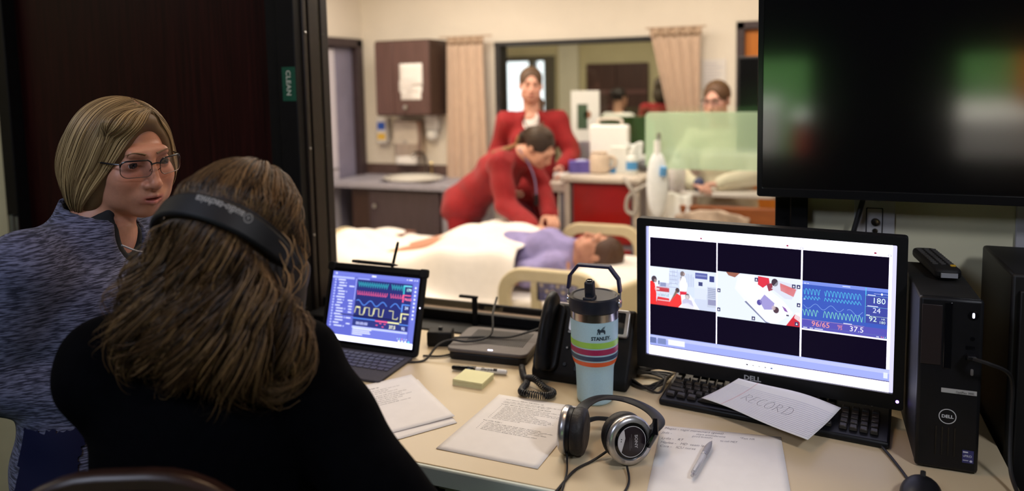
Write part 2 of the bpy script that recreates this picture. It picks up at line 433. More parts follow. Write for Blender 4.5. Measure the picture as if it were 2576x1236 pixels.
def hand_sdf(s, w, d, nrm, side, curl=0.5, spread=1.0, sc=1.0, thumb=0.6):
    """hand at wrist w pointing along d, palm facing nrm, side +1 when the thumb lies to d x nrm"""
    w = A(w); d = unit(d); nrm = A(nrm); nrm = unit(nrm - d * (nrm @ d)); x = np.cross(d, nrm) * side
    L = [.068, .078, .073, .056]; off = [.029, .010, -.010, -.028]; base = [.083, .087, .084, .077]
    for i in range(4):
        k = w + (d * base[i] + x * off[i]) * sc
        s.rc(w + x * off[i] * .55 * sc + d * .01, k, .0145 * sc, .0115 * sc, .012)
        a = curl * .5; p = k; dd = d + x * (off[i] * 3 * spread)
        for f, r0, r1 in ((.45, .0092, .0083), (.32, .0083, .0075), (.23, .0075, .0062)):
            q = p + unit(unit(dd) * math.cos(a) + nrm * math.sin(a)) * L[i] * f * sc
            s.rc(p, q, r0 * sc, r1 * sc, .003); p = q; a += curl
    t0 = w + (d * .022 + x * .024) * sc; t1 = t0 + unit(d * .6 + x * .75 + nrm * thumb * .5) * .042 * sc; t2 = t1 + unit(d * .85 + x * .3 + nrm * thumb) * .03 * sc; t3 = t2 + unit(d * .95 + nrm * thumb) * .023 * sc
    s.rc(t0, t1, .015 * sc, .0112 * sc, .012); s.rc(t1, t2, .0105 * sc, .0095 * sc, .003); s.rc(t2, t3, .0095 * sc, .0075 * sc, .003)

def torso_sdf(J, s, f=1.0, bust=.5, girth=1.0):
    B = J['tb']; ch, pe = A(J['chest']), A(J['pelvis']); up = unit(ch - pe)
    # torso basis: right, forward from tb, up along the spine
    fw = unit(B[:, 1] - up * (B[:, 1] @ up)); rt = np.cross(fw, up); T = np.stack([rt, fw, up], 1)
    g = girth
    s.el(pe, (.165 * g, .118 * g, .13), .03, T); s.el(pe * .5 + ch * .5 - up * .02, (.142 * g, .108 * g, .15), .05, T)
    s.el(ch, (.158 * g, .112 * g, .15), .05, T)
    for e in (-1, 1): s.el(ch + rt * e * .065 + fw * .075 * g - up * .02, (.062, .052, .06), .04 * bust + .01, T)
    s.rc(J['shL'], J['shR'], .05, .05, .05)
    n = A(J['neck']); s.rc(n - up * .02, n, .07, .052, .04)
    return T
def arm_sdf(J, s, grow=0.0):
    for e in 'LR':
        s.rc(J['sh' + e], J['el' + e], .05 + grow, .04 + grow, .03); s.rc(J['el' + e], J['wr' + e], .041 + grow, .027 + grow * .9, .012)
def leg_sdf(J, s, grow=0.0):
    for e in 'LR':
        s.rc(J['hip' + e], J['kn' + e], .083 + grow, .056 + grow, .03); s.rc(J['kn' + e], J['an' + e], .056 + grow, .038 + grow, .015)
def body_of(J, detail=True, hands=True, feet=True):
    s = Sdf(); torso_sdf(J, s, bust=J.get('bust', .5), girth=J.get('girth', 1)); arm_sdf(J, s); leg_sdf(J, s)
    H = J['hd']; s.join(head_sdf(detail).xf(J['hb'] * J.get('hs', 1.0), H) if J.get('hs', 1.0) == 1.0 else head_sdf(detail).xf(J['hb'], H))
    s.rc(A(J['neck']) - A((0, 0, .02)), H + J['hb'] @ A((0, -.026, -.055)), .056, .054, .02)
    if hands:
        for e, sd in (('L', -1), ('R', 1)): hand_sdf(s, J['wr' + e], J['hdir' + e], J['hn' + e], J.get('hside' + e, sd), J.get('curl', .5))
    if feet:
        for e in 'LR':
            a = A(J['an' + e]); fd = A(J.get('foot', J['tb'][:, 1])); fd = unit((fd[0], fd[1], 0)); s.rc(a + A((0, 0, -.045)) - fd * .03, a + A((0, 0, -.058)) + fd * .15, .034, .026, .02)
    return s
SKIN = lambda base: (lambda hl: base)
def skin_cols(V, J, base, lips=(.42, .12, .10)):
    c = np.tile(A(base), (len(V), 1)); L = (V - J['hd']) @ J['hb']
    b = A(base); lp = A(lips)
    m = np.exp(-((L[:, 0] / .021) ** 4 + ((L[:, 2] + .072) / .0085) ** 4)) * (L[:, 1] > .084); c = c * (1 - m[:, None]) + lp * m[:, None]
    for e in (-1, 1):
        d2 = ((L[:, 0] - e * .04) ** 2 + (L[:, 1] - .08) ** 2 + (L[:, 2] + .03) ** 2) / .022 ** 2; k = .28 * np.exp(-d2)[:, None]; c = c * (1 - k) + c * A((1.0, .62, .58)) * k
    d2 = (L[:, 0] ** 2 + (L[:, 1] - .108) ** 2 + (L[:, 2] + .04) ** 2) / .016 ** 2; k = .25 * np.exp(-d2)[:, None]; c = c * (1 - k) + c * A((1.0, .65, .6)) * k
    return c
def eye_parts(root, J, iris=(.06, .035, .02)):
    for e in (-1, 1):
        g = G(); n = 20; m = 14; V = []
        for i in range(m + 1):
            p = PI * i / m
            for k in range(n): a = 2 * PI * k / n; V.append((math.sin(p) * math.cos(a), math.cos(p), math.sin(p) * math.sin(a)))
        R = J['hb']; c = J['hd'] + R @ A((e * .032, .0745, -.0005)); P = (A(V) * .0134) @ R.T + c
        gz = J.get('gaze')
        for i in range(m):
            col = (.004, .004, .004) if i == 0 else iris if i < 3 else (.62, .58, .55)
            g.add([tuple(P[i * n + k]) for k in range(n)] + [tuple(P[(i + 1) * n + k]) for k in range(n)], [(k, n + k, n + (k + 1) % n, (k + 1) % n) for k in range(n)], col)
        g.build('eye', mat('eye', rough=.08, attr=True), root, smooth=True, angle=180)
def brows(root, J, col, w=.0035):
    R = J['hb']
    for e in (-1, 1):
        g = G(); P = [J['hd'] + R @ A(q) for q in ((e * .012, .0935, .0195), (e * .022, .0945, .0235), (e * .034, .0905, .025), (e * .046, .0815, .020))]
        g.tube(bez(P, 4), [w * (1 - .75 * i / 12) for i in range(13)], 6, flat=.6)
        g.build('eyebrow', mat('brow_' + str(col), col, .7), root, smooth=True)

def tubes_np(P, Nr, r, taper=True, flat=.6, nside=4):
    """P (n, m, 3) strand points, Nr (n, m, 3) outward normals, r half width"""
    n, m, _ = P.shape; T = np.gradient(P, axis=1); T /= np.maximum(np.linalg.norm(T, axis=2, keepdims=True), 1e-9)
    S = np.cross(T, Nr); S /= np.maximum(np.linalg.norm(S, axis=2, keepdims=True), 1e-9); U = np.cross(S, T)
    t = np.linspace(0, 1, m); w = (np.minimum(1, (1 - t) * 4 + .08) * np.minimum(1, t * 6 + .3)) if taper else np.ones(m)
    r = np.broadcast_to(np.asarray(r).reshape(-1, 1), (n, m)) * w[None]
    V = np.stack([P + S * (math.cos(a) * r)[..., None] + U * (math.sin(a) * r * flat)[..., None] for a in 2 * PI * np.arange(nside) / nside], 2)
    idx = np.arange(n * m * nside).reshape(n, m, nside); nx = np.roll(idx, -1, 2)
    Q = np.stack([idx[:, :-1], nx[:, :-1], nx[:, 1:], idx[:, 1:]], -1).reshape(-1, 4)
    return V.reshape(-1, 3), Q
def flow(s, P, dirfn, steps, step, off):
    """strand paths over an implicit surface: P roots (n,3); off how far above the surface each runs"""
    out = [];
    g = s.grad(P); P = P - g * (s.eval(P) - off)[:, None]; Ns = []
    for i in range(steps):
        g = s.grad(P); out.append(P.copy()); Ns.append(g)
        d = dirfn(P, i / steps); d = d - g * np.sum(d * g, 1, keepdims=True) * .9; d /= np.maximum(np.linalg.norm(d, axis=1, keepdims=True), 1e-9)
        P = P + d * (step if np.ndim(step) == 0 else np.asarray(step)[:, None]); g = s.grad(P); P = P - g * (s.eval(P) - off)[:, None]
    return np.stack(out, 1), np.stack(Ns, 1)
# ------------------------------------------------------------------ the rooms
M_beige = mat('beige_paint', (.66, .61, .42), .75, var=.06, scale=6, bump=.03)
M_cream = mat('cream_paint', (.83, .755, .66), .7, var=.04, scale=5, bump=.03)
M_ceil = mat('ceiling_tile', (.82, .80, .75), .9, var=.06, scale=40)
M_floor = mat('vinyl_floor', (.55, .52, .48), .45, var=.15, scale=9)
M_carpet = mat('dark_carpet', (.05, .048, .055), .95, var=.4, scale=200, bump=.3)
M_black = mat('black_frame_paint', (.006, .0055, .006), .5, spec=.2, var=.25, scale=30)
M_cherry = mat('dark_cherry_wood', (.032, .006, .0055), .42, col2=(.013, .003, .003), scale=9, stretch=(14, 14, .35), bump=.05, spec=.12)
M_glass = glass_mat('window_glass', (.985, .99, .98), .035)

def slab(name, lo, hi, m, kind='structure', parent=None, bevel=0.0):
    o = G().b2(lo, hi).build(name, m, parent, bevel=bevel)
    if kind: o['kind'] = kind
    return o
def wall(name, boxes, m):
    g = G()
    for lo, hi in boxes: g.b2(lo, hi)
    o = g.build(name, m); o['kind'] = 'structure'; return o
CH = 2.75
slab('floor', (-4.4, -5.2, -.1), (2.4, 0.06, 0), M_carpet)
slab('floor', (-4.7, 0.06, -.1), (2.4, 8.2, 0), M_floor)
slab('ceiling', (-4.7, -5.2, CH), (2.4, 8.2, CH + .1), M_ceil)
# wall between the control room and the simulation room: door opening, pier, window opening
wall('wall_front', [((-4.3, 0, 0), (-2.9, .12, CH)), ((-2.9, 0, 2.25), (-1.545, .12, CH)), ((-1.545, 0, 0), (-1.482, .12, CH)),
                    ((-1.482, 0, 0), (-.035, .12, .94)), ((-1.482, 0, 2.3), (-.035, .12, CH)), ((-.035, 0, 0), (2.3, .12, CH))], M_beige)
wall('wall_left', [((-4.4, -5.2, 0), (-4.3, .12, CH))], M_beige)
wall('wall_right', [((2.3, -5.2, 0), (2.4, .12, CH))], M_beige)
# back wall of the control room has two openings towards a lit bay
BW = -3.0
wall('wall_back', [((-4.3, BW - .1, 0), (-1.6, BW, CH)), ((-1.6, BW - .1, 0), (1.75, BW, .9)), ((-1.6, BW - .1, 1.49), (1.75, BW, CH)), ((.0, BW - .1, .9), (.78, BW, 1.49)), ((1.75, BW - .1, 0), (2.3, BW, CH))], mat('dark_wall_paint', (.03, .028, .03), .9, var=.1, scale=4))
wall('wall_bay', [((-4.3, -5.2, 0), (2.3, -5.1, CH))], mat('green_paint', (.16, .42, .12), .8, var=.2, scale=3))
# simulation room
wall('wall_left', [((-3.65, .12, 0), (-3.55, 2.45, CH)), ((-3.65, 2.45, 2.05), (-3.55, 3.44, CH)), ((-3.65, 3.44, 0), (-3.55, 3.5, CH))], M_cream)
wall('wall_right', [((1.6, .12, 0), (1.7, 8.1, CH))], M_cream)
wall('wall_far', [((-4.6, 3.5, 0), (-2.31, 3.6, CH)), ((-2.31, 3.5, 0), (-.78, 3.6, .9)), ((-2.31, 3.5, 1.985), (-.78, 3.6, CH)), ((-.78, 3.5, 0), (-.47, 3.6, CH)), ((-.47, 3.5, 2.06), (.55, 3.6, CH)), ((.55, 3.5, 0), (1.6, 3.6, CH))], M_cream)
wall('wall_corridor', [((-4.7, .12, 0), (-4.6, 8.1, CH))], M_cream)
# room beyond the far window
OY = 8.0
wall('wall_outer', [((-4.6, OY, 0), (-4.21, OY + .1, CH)), ((-4.21, OY, 0), (-3.33, OY + .1, .58)), ((-4.21, OY, 1.99), (-3.33, OY + .1, CH)), ((-3.33, OY, 0), (1.6, OY + .1, CH))], mat('ochre_paint', (.66, .58, .36), .8, var=.06, scale=4))
slab('trim_1', (-3.24, OY - .1, 0), (-2.96, OY, CH), mat('pale_column_paint', (.78, .72, .58), .7, var=.05))

# ---- near observation window
w = thing('window_1', 'long observation window in a black metal frame above the counter', None); w['kind'] = 'structure'
def jamb(name, lo, hi, m=M_black, par=w, bev=.003): return G().b2(lo, hi).build(name, m, par, bevel=bev)
M_bronze = mat('dark_bronze_metal', (.020, .014, .011), .45, metal=.2, var=.3, scale=18)
jamb('frame', (-1.545, -.035, .0), (-1.478, .0, 2.34)); jamb('frame', (-1.49, .0, .94), (-1.470, .018, 2.34), M_bronze); jamb('frame', (-1.49, .018, .94), (-1.481, .032, 2.34))
jamb('frame', (-1.49, .032, .94), (-1.472, .083, 2.34), M_bronze); jamb('frame', (-1.49, .083, .94), (-1.481, .098, 2.34)); jamb('frame', (-1.49, .098, .94), (-1.474, .135, 2.34), mat('umber_bronze', (.012, .008, .008), .5))
jamb('frame', (-.072, -.012, .94), (-.035, .135, 2.34)); jamb('frame', (-.037, -.03, .94), (.003, .13, 2.34))
jamb('sill', (-1.478, -.045, .905), (-.07, .06, .955)); jamb('sill', (-1.478, .06, .925), (-.07, .16, .972), mat('sill_wood', (.34, .24, .17), .5, var=.25, scale=12, stretch=(.4, 6, 6)))
jamb('rail', (-1.478, .045, .955), (-.07, .065, .985)); jamb('rail', (-1.478, -.03, 2.30), (-.07, .13, 2.34)); jamb('rail', (-1.478, .12, .972), (-.07, .132, .992))
G().b2((-1.478, .050, .985), (-.07, .056, 2.30)).build('pane', M_glass, w)
for z in (1.845, 1.48, 1.2): G().lathe([(.004, 0), (.004, .003), (.0015, .004)], 8, TR((-1.470, .009, z), Ry(PI / 2))).build('screw', mat('steel', (.5, .5, .5), .3, metal=1), w)
p = thing('support_post', 'short black post standing on the window ledge right of the tablet', 'post', (-.915, .03, .955))
G().tube([(0, 0, 0), (0, 0, .085)], .0085, 10).build('post', M_black, p, smooth=True)
G().box((-.02, 0, .085), (.06, .012, .008)).build('arm', M_black, p, bevel=.002)

# ---- dark door on the left
d = thing('door_1', 'tall dark cherry wood door behind the standing woman', None); d['kind'] = 'structure'
G().b2((-2.835, .03, .01), (-1.6, .075, 2.2)).build('panel', M_cherry, d, bevel=.003)
jamb('frame', (-2.9, -.02, 0), (-2.835, .13, 2.25), par=d); jamb('frame', (-1.6, -.02, 0), (-1.545, .13, 2.25), par=d); jamb('frame', (-2.9, -.02, 2.2), (-1.545, .13, 2.25), par=d)
M_steel = mat('steel', (.5, .5, .5), .3, metal=1)
G().tube([(-2.862, -.028, 1.13), (-2.862, -.028, 1.2)], .011, 12).tube([(-2.838, -.024, 1.135), (-2.838, -.024, 1.195)], .008, 12).build('hinge', M_steel, d, smooth=True)
s = thing('label_sticker', 'green vertical sticker reading CLEAN on the black door frame', 'sticker', (-1.5445, -.0355, 1.632))
G().b2((0, 0, 0), (.05, .0012, .106)).build('backing', mat('green_label', (.004, .085, .045), .5, var=.1), s)
pr = Print(TR((.0255, -.0006, .096), Rz(0) @ Rx(PI / 2) @ Rz(-PI / 2)))
pr.text('CLEAN', 0.0, -.009, .0245, (.62, .66, .55), bold=.0004, space=1.05)
# bring the sticker onto the frame face
pr.build('lettering', mat('print', rough=.55, attr=True), s)
s.location = (-1.530, -.0365, 1.632)

# ---- far door on the left wall, ajar
d = thing('door_2', 'pale lilac door in a dark frame in the left wall of the bright room', None); d['kind'] = 'structure'
M_dkfr = mat('umber_frame', (.055, .035, .040), .5, var=.2)
for lo, hi in (((-3.66, 3.38, 0), (-3.52, 3.46, 2.05)), ((-3.66, 2.43, 0), (-3.52, 2.49, 2.05)), ((-3.66, 2.43, 1.99), (-3.52, 3.46, 2.06))): G().b2(lo, hi).build('frame', M_dkfr, d, bevel=.004)
G().b2((-3.64, 3.14, 0), (-3.58, 3.38, 1.99)).build('jamb', mat('slate_lilac', (.26, .24, .34), .45, var=.1, scale=8), d, bevel=.004)
G().b2((-3.62, 2.49, .03), (-3.57, 3.12, 1.97)).build('panel', mat('pale_lilac_paint', (.66, .62, .70), .5, var=.05, scale=6), d, bevel=.004)
G().b2((-3.565, 2.6, .2), (-3.56, 3.08, .88)).build('kick_plate', mat('pale_lilac_metal', (.52, .50, .60), .35, var=.05), d, bevel=.003)
G().tube([(-3.53, 3.05, 1.0), (-3.53, 2.94, 1.0)], .01, 8).build('door_handle', M_steel, d, smooth=True)

# ---- orange wooden door at the right of the far wall
d = thing('door_3', 'orange wooden door in a dark frame at the right of the far wall', None); d['kind'] = 'structure'
M_orange = mat('orange_oak', (.62, .20, .02), .45, col2=(.48, .14, .015), scale=7, stretch=(9, 9, .5))
G().b2((-.42, 3.52, .01), (.5, 3.57, 2.01)).build('panel', M_orange, d, bevel=.003)
for lo, hi in (((-.475, 3.48, 0), (-.42, 3.62, 2.065)), ((.5, 3.48, 0), (.555, 3.62, 2.065)), ((-.475, 3.48, 2.01), (.555, 3.62, 2.065))): G().b2(lo, hi).build('frame', M_dkfr, d, bevel=.004)
G().tube([(-.35, 3.5, 1.0), (-.24, 3.5, 1.0)], .01, 8).build('door_handle', M_steel, d, smooth=True)

# ---- far window, its pane and the bright outside window beyond
w = thing('window_2', 'interior window with a dark frame between two beige curtains', None); w['kind'] = 'structure'
for lo, hi in (((-2.31, 3.47, .9), (-2.262, 3.62, 1.985)), ((-.83, 3.47, .9), (-.78, 3.62, 1.985)), ((-2.31, 3.46, 1.955), (-.78, 3.62, 1.99)), ((-2.31, 3.46, .87), (-.78, 3.62, .91))): jamb('frame', lo, hi, mat('charcoal_frame', (.016, .015, .018), .5, var=.2), w)
G().b2((-2.262, 3.54, .91), (-.83, 3.546, 1.955)).build('pane', M_glass, w)
w = thing('window_3', 'bright outside window in a black frame seen behind the standing nurse', None); w['kind'] = 'structure'
for lo, hi in (((-4.21, OY - .04, .58), (-4.153, OY + .1, 1.99)), ((-3.714, OY - .04, .58), (-3.627, OY + .1, 1.99)), ((-3.476, OY - .06, .58), (-3.326, OY + .1, 2.02)), ((-4.21, OY - .05, 1.96), (-3.326, OY + .1, 2.03)), ((-4.21, OY - .05, .58), (-3.326, OY + .1, .66))): jamb('frame', lo, hi, mat('charcoal_frame'), w)
G().b2((-4.153, OY + .03, .66), (-3.476, OY + .035, 1.96)).build('pane', M_glass, w)
d = thing('door_4', 'dark brown double door in the room beyond the far window', None); d['kind'] = 'structure'
M_brown = mat('dark_walnut', (.075, .032, .024), .5, col2=(.05, .02, .016), scale=6, stretch=(8, 8, .5))
for x0, x1 in ((-2.85, -2.44), (-2.433, -2.0)): G().b2((x0, OY - .07, .02), (x1, OY - .02, 1.90)).build('panel', M_brown, d, bevel=.004)
G().b2((-2.84, OY - .085, 1.48), (-2.01, OY - .07, 1.54)).build('rail', mat('walnut_rail', (.14, .06, .055), .5, var=.1), d)

# ---- curtains
M_curt = mat('beige_curtain', (.64, .47, .36), .85, var=.12, scale=60, stretch=(1, 1, .2), sheen=.2)
def curtain(name, label, x0, x1, y, z0, z1, top_w, amp, nf, drawn=0.0):
    t = thing(name, label, 'curtain', ((x0 + x1) / 2, y, z0), group='curtains at the far window'); cx = (x0 + x1) / 2
    def f(u, v):
        wv = top_w * v + (1 - v) * 1.0; x = (x0 + (x1 - x0) * u - cx) * wv + drawn * (1 - u) * (1 - v)
        return (x + .01 * math.sin(nf * 6 * u), amp * (1 - .5 * v) * math.sin(2 * PI * nf * u + .6 * math.sin(5 * u) + .3 * v), (z1 - z0) * v)
    G().sheet(90, 14, f).build('fabric', M_curt, t, smooth=True, solid=.004, angle=180)
    G().sheet(90, 2, lambda u, v: ((x0 + (x1 - x0) * u - cx) * top_w, -.003 + amp * .5 * math.sin(2 * PI * nf * u + .6 * math.sin(5 * u) + .3), z1 - z0 - .05 + .055 * v)).build('heading_tape', mat('curtain_tape', (.50, .36, .26), .85, var=.1), t, smooth=True, solid=.004, angle=180)
    G().tube([(x0 - cx - .03, 0, z1 - z0 + .01), (x1 - cx + .03, 0, z1 - z0 + .01)], 0.006, 8).build('rod', mat('curtain_tape'), t, smooth=True)
    return t
curtain('curtain', 'gathered beige curtain left of the far window beside the wall cabinet', -2.73, -2.33, 3.40, .62, 2.03, .82, .03, 5)
curtain('curtain', 'beige curtain drawn to the right of the far window behind the woman in glasses', -1.065, -.70, 3.40, .62, 2.03, 1.0, .03, 5, drawn=.30)

# ------------------------------------------------------------------ fittings of the simulation room
M_wood = mat('espresso_laminate', (.11, .055, .050), .38, col2=(.085, .042, .038), scale=6, stretch=(10, 10, .5))
t = thing('wall_cabinet', 'dark brown wall cabinet with white papers taped on its door', 'cabinet', (-2.985, 3.5, 1.422))
G().b2((-.245, -.3, 0), (.245, 0, .6)).build('body', mat('dark_espresso', (.055, .026, .018), .5, var=.2, scale=6, stretch=(8, 8, .5)), t, bevel=.004)
for x0, x1 in ((-.243, -.08), (-.076, .243)):
    o = G().b2((x0, -.32, .012), (x1, -.301, .59)).build('door', M_wood, t, bevel=.003)
    if x0 > -.1: G().lathe([(.008, 0), (.008, .012), (.017, .018), (.017, .026), (.004, .03)], 14, TR((x0 + .11, -.32, .07), Rx(PI / 2))).build('knob', M_steel, o, smooth=True)
M_paper = mat('white_paper', (.80, .76, .74), .8, var=.03, scale=30)
for i, (lo, hi, lb) in enumerate((((-.02, 1.66), (.185, 1.835), 'upper white sheet taped to the wall cabinet door'), ((-.025, 1.61), (.18, 1.70), 'middle white sheet taped to the wall cabinet door'), ((-.01, 1.55), (.17, 1.625), 'lowest white sheet taped to the wall cabinet door'))):
    o = thing('paper_notice', lb, 'paper', (-2.985, 3.178 - .0012 * i, lo[1]), group='papers on the wall cabinet', rotz=0)
    G().sheet(6, 6, lambda u, v: (lo[0] + (hi[0] - lo[0]) * u, -.002 * math.sin(3 * u + i) , (hi[1] - lo[1]) * v)).build('sheet', M_paper, o, smooth=True, solid=.0006)
    q = Print(TR((lo[0], -.0045, 0), FACE))
    for k in range(3): q.rect(.02, .014 + .016 * k, .02 + (hi[0] - lo[0]) * .7 * random.uniform(.6, 1), .018 + .016 * k, (.55, .5, .5))
    q.build('print', mat('print'), o)
t = thing('paper_towel_dispenser', 'silver and beige paper towel dispenser under the wall cabinet', 'dispenser', (-3.09, 3.5, 1.08))
M_alu = mat('brushed_aluminium', (.62, .52, .44), .32, metal=.75, var=.15, scale=30, stretch=(1, 1, .1))
G().prism([(-.13, 0), (.13, 0), (.13, -.08), (.10, -.11), (-.10, -.11), (-.13, -.08)][::-1], .29, TR((0, 0, 0))).build('body', M_alu, t, bevel=.006)
G().b2((-.115, -.117, .10), (.115, -.108, .27)).build('cover', mat('pale_cover', (.74, .66, .58), .4, var=.1), t, bevel=.004)
G().lathe([(.012, 0), (.012, .006), (.003, .007)], 12, TR((0, -.117, .12), Rx(PI / 2))).build('lock', M_steel, t, smooth=True)
G().sheet(6, 4, lambda u, v: (-.1 + .2 * u, -.1 - .02 * (1 - v) + .004 * math.sin(9 * u), -.07 + .09 * v)).build('towel', M_paper, t, smooth=True, solid=.001)
t = thing('soap_dispenser', 'white wall soap dispenser with a bulbous bright bottom right of the towel dispenser', 'dispenser', (-2.87, 3.5, 1.2))
G().b2((-.06, -.075, .09), (.06, 0, .24)).build('body', mat('white_plastic', (.80, .78, .76), .35), t, bevel=.012)
G().ell((0, -.06, .06), (.052, .05, .055)).build('reservoir', mat('bright_white_plastic', (.9, .9, .88), .2), t, smooth=True)
G().tube([(0, -.07, .0), (0, -.07, .03)], .01, 8).build('nozzle', M_steel, t, smooth=True)
t = thing('wipes_box', 'white wall box with a blue and yellow label next to the lilac door', 'box', (-3.335, 3.5, 1.18))
G().b2((-.05, -.09, 0), (.05, 0, .22)).build('body', mat('white_plastic'), t, bevel=.012)
q = Print(TR((-.05, -.0905, 0), FACE)); q.rect(.012, .115, .088, .18, (.03, .11, .55)); q.rect(.012, .03, .088, .085, (.85, .55, .08)); q.rect(.012, .088, .088, .11, (.75, .75, .78)); q.build('label', mat('print'), t)
t = thing('counter', 'grey sink counter with dark brown doors below the wall cabinet', 'counter', (-2.945, 3.494, 0))
M_grey = mat('lilac_grey_laminate', (.36, .34, .40), .45, var=.1, scale=20)
top = G(); top.b2((-.6, -.56, .87), (-.22, 0, .91)).b2((.26, -.56, .87), (.62, 0, .91)).b2((-.22, -.56, .87), (.26, -.47, .91)).b2((-.22, -.1, .87), (.26, 0, .91)).build('worktop', M_grey, t, bevel=.003)
G().b2((-.6, -.02, .91), (.62, 0, 1.0)).build('splashback', mat('brown_backsplash', (.12, .07, .06), .4, var=.2), t, bevel=.003)
G().b2((-.42, -.5, .06), (.38, -.02, .87)).build('body', mat('dark_espresso'), t)
G().b2((.38, -.5, 0), (.6, -.02, .87)).build('side_panel', M_grey, t, bevel=.003)
for x0, x1 in ((-.25, .37),):
    o = G().b2((x0, -.522, .1), (x1, -.503, .85)).build('door', mat('sheen_espresso', (.075, .05, .058), .28, var=.2, scale=6, stretch=(8, 8, .5)), t, bevel=.003)
    G().lathe([(.007, 0), (.007, .012), (.016, .018), (.016, .025), (.004, .028)], 14, TR((x0 + .06, -.522, .73), Rx(PI / 2))).build('knob', M_steel, o, smooth=True)
b = G().lathe([(.02, -.12), (.16, -.11), (.205, -.02), (.21, .005), (.245, .012), (.25, .022), (.235, .028), (.195, .02), (.17, -.08), (.03, -.10)], 36, TR((.02, -.285, .91), Matrix.Diagonal((1.02, .8, 1)).to_3x3())).build('sink_basin', mat('white_ceramic', (.86, .82, .76), .12, coat=.5), t, smooth=True, angle=50)
t2 = thing('faucet', 'dark curved faucet standing behind the white sink', 'faucet', (-2.93, 3.43, .91))
G().tube(bez([(0, 0, 0), (0, 0, .14), (-.02, -.03, .2), (-.05, -.09, .2), (-.055, -.12, .17)], 8), .011, 10).build('spout', mat('dark_chrome', (.22, .20, .18), .25, metal=1), t2, smooth=True)
G().lathe([(.024, 0), (.024, .015), (.014, .02)], 16).build('base', mat('dark_chrome'), t2, smooth=True)
G().tube([(.05, 0, 0), (.06, -.01, .09), (.075, -.05, .12)], .008, 8).build('handle', mat('brass', (.55, .4, .15), .3, metal=1), t2, smooth=True)

# ---- patient bed
M_bedplastic = mat('cream_bed_plastic', (.62, .52, .33), .42, var=.06, scale=12)
M_sheet = mat('white_bed_linen', (.86, .80, .76), .85, var=.05, scale=25, bump=.06, sheen=.2)
bed = thing('hospital_bed', 'cream hospital bed with raised rails right behind the observation window', 'bed', (-1.75, 1.8, 0))
G().b2((-1.05, -.44, .38), (1.08, .44, .44)).build('frame', mat('bed_steel', (.42, .40, .36), .4, metal=.4, var=.1), bed, bevel=.01)
G().b2((-1.0, -.44, .441), (1.05, .44, .60)).build('mattress', M_sheet, bed, bevel=.03, seg=3)
for x in (-.85, .85): G().b2((x - .04, -.38, .1), (x + .04, .38, .38)).build('leg', mat('bed_steel'), bed, bevel=.005)
for x in (-.85, .85):
    for y in (-.38, .38): G().lathe([(.03, -.018), (.055, -.016), (.06, 0), (.055, .016), (.03, .018)], 18, TR((x, y, .06), Rx(PI / 2))).build('caster', mat('grey_rubber', (.08, .08, .085), .6), bed, smooth=True)
def head_board(x, name, z=.62):
    g = G(); pts = rounded(.92, .55, .12, 6); ins = rounded(.66, .26, .08, 6, 0, .04)
    ringprism(g, pts, ins, .045, TR((x, 0, z), Matrix(((0, 0, 1), (1, 0, 0), (0, 1, 0)))))
    return g.build(name, M_bedplastic, bed, smooth=True, bevel=.008)
head_board(1.1, 'headboard'); head_board(-1.12, 'footboard', .46)
def side_rail(x, y, wd, ht, z, par):
    r = G(); ringprism(r, rounded(wd, ht, .13, 8), rounded(wd - .12, ht - .12, .085, 8), .045, TR((x, y, z), FACE))
    r.b2((x - wd / 2 + .17, y - .042, z - ht / 2 + .03), (x - wd / 2 + .22, y - .003, z + ht / 2 - .03)); r.b2((x - wd / 2 + .05, y - .042, z - ht / 2 + .01), (x + wd / 2 - .05, y - .003, z - ht / 2 + .12))
    o = r.build('side_rail', M_bedplastic, par, smooth=True, bevel=.006)
    return o
o = side_rail(.62, -.455, .52, .33, .62, bed)
G().b2((.56, -.497, .635), (.83, -.46, .735)).build('control_panel', mat('blue_panel', (.12, .12, .30), .4, var=.5, scale=40), o, bevel=.004)
q = Print(TR((.56, -.4975, .635), FACE))
for i in range(9):
    for j in range(3): q.rect(.02 + .027 * i, .015 + .028 * j, .036 + .027 * i, .03 + .028 * j, random.choice([(.5, .4, .3), (.3, .28, .5), (.6, .55, .5), (.1, .08, .15)]))
q.build('buttons', mat('print'), o)
o = G().box((1.03, -.47, .66), (.36, .045, .2), Ry(-.42)).build('side_rail', M_bedplastic, bed, bevel=.03, seg=3)
side_rail(.62, .50, .52, .33, .66, bed)
G().b2((-.45, -.47, .5), (.35, -.455, .56)).build('bed_bumper', M_bedplastic, bed, bevel=.005)
pil = thing('pillow', 'white pillow under the patient’s head', 'pillow', (-.93, 1.8, .605))
g = G(); g.ell((0, 0, .055), (.24, .34, .065), 28, 14); g.build('case', M_sheet, pil, smooth=True)
blanket = thing('bed_sheet', 'rumpled white sheet over the patient’s raised knees and feet', 'sheet', (-2.15, 1.8, .6))
def bl(u, v):
    x = -.62 + 1.40 * u; X = x - .08
    y = -.52 + .98 * v
    knees = .17 * math.exp(-((X - .34) / (.23 if X < .34 else .55)) ** 2) * (.55 + .45 * math.exp(-((y) / .3) ** 2)); feet = .10 * math.exp(-((X + .46) / .14) ** 2) * math.exp(-((y + .02) / .3) ** 2)
    side = min(1, max(0, (y + .47) / .14)); side = side * side * (3 - 2 * side)
    fold = .012 * math.sin(9 * X + 7 * y + 2 * math.sin(6 * y)) + .008 * math.sin(17 * X - 11 * y) + .006 * math.sin(31 * y + 5 * X)
    sh = .5 + .5 * math.cos(PI * min(1, max(0, (v - .9) / .1)))
    return (x + .02 * math.sin(11 * y), y + .012 * math.sin(14 * X), (-.06 + (.10 + knees + feet + .03 + fold) * side * (.35 + .65 * sh) + (1 - side) * .03 * math.sin(8 * X)) + .04)
G().sheet(80, 60, bl).build('cloth', M_sheet, blanket, smooth=True, solid=.006, angle=180)

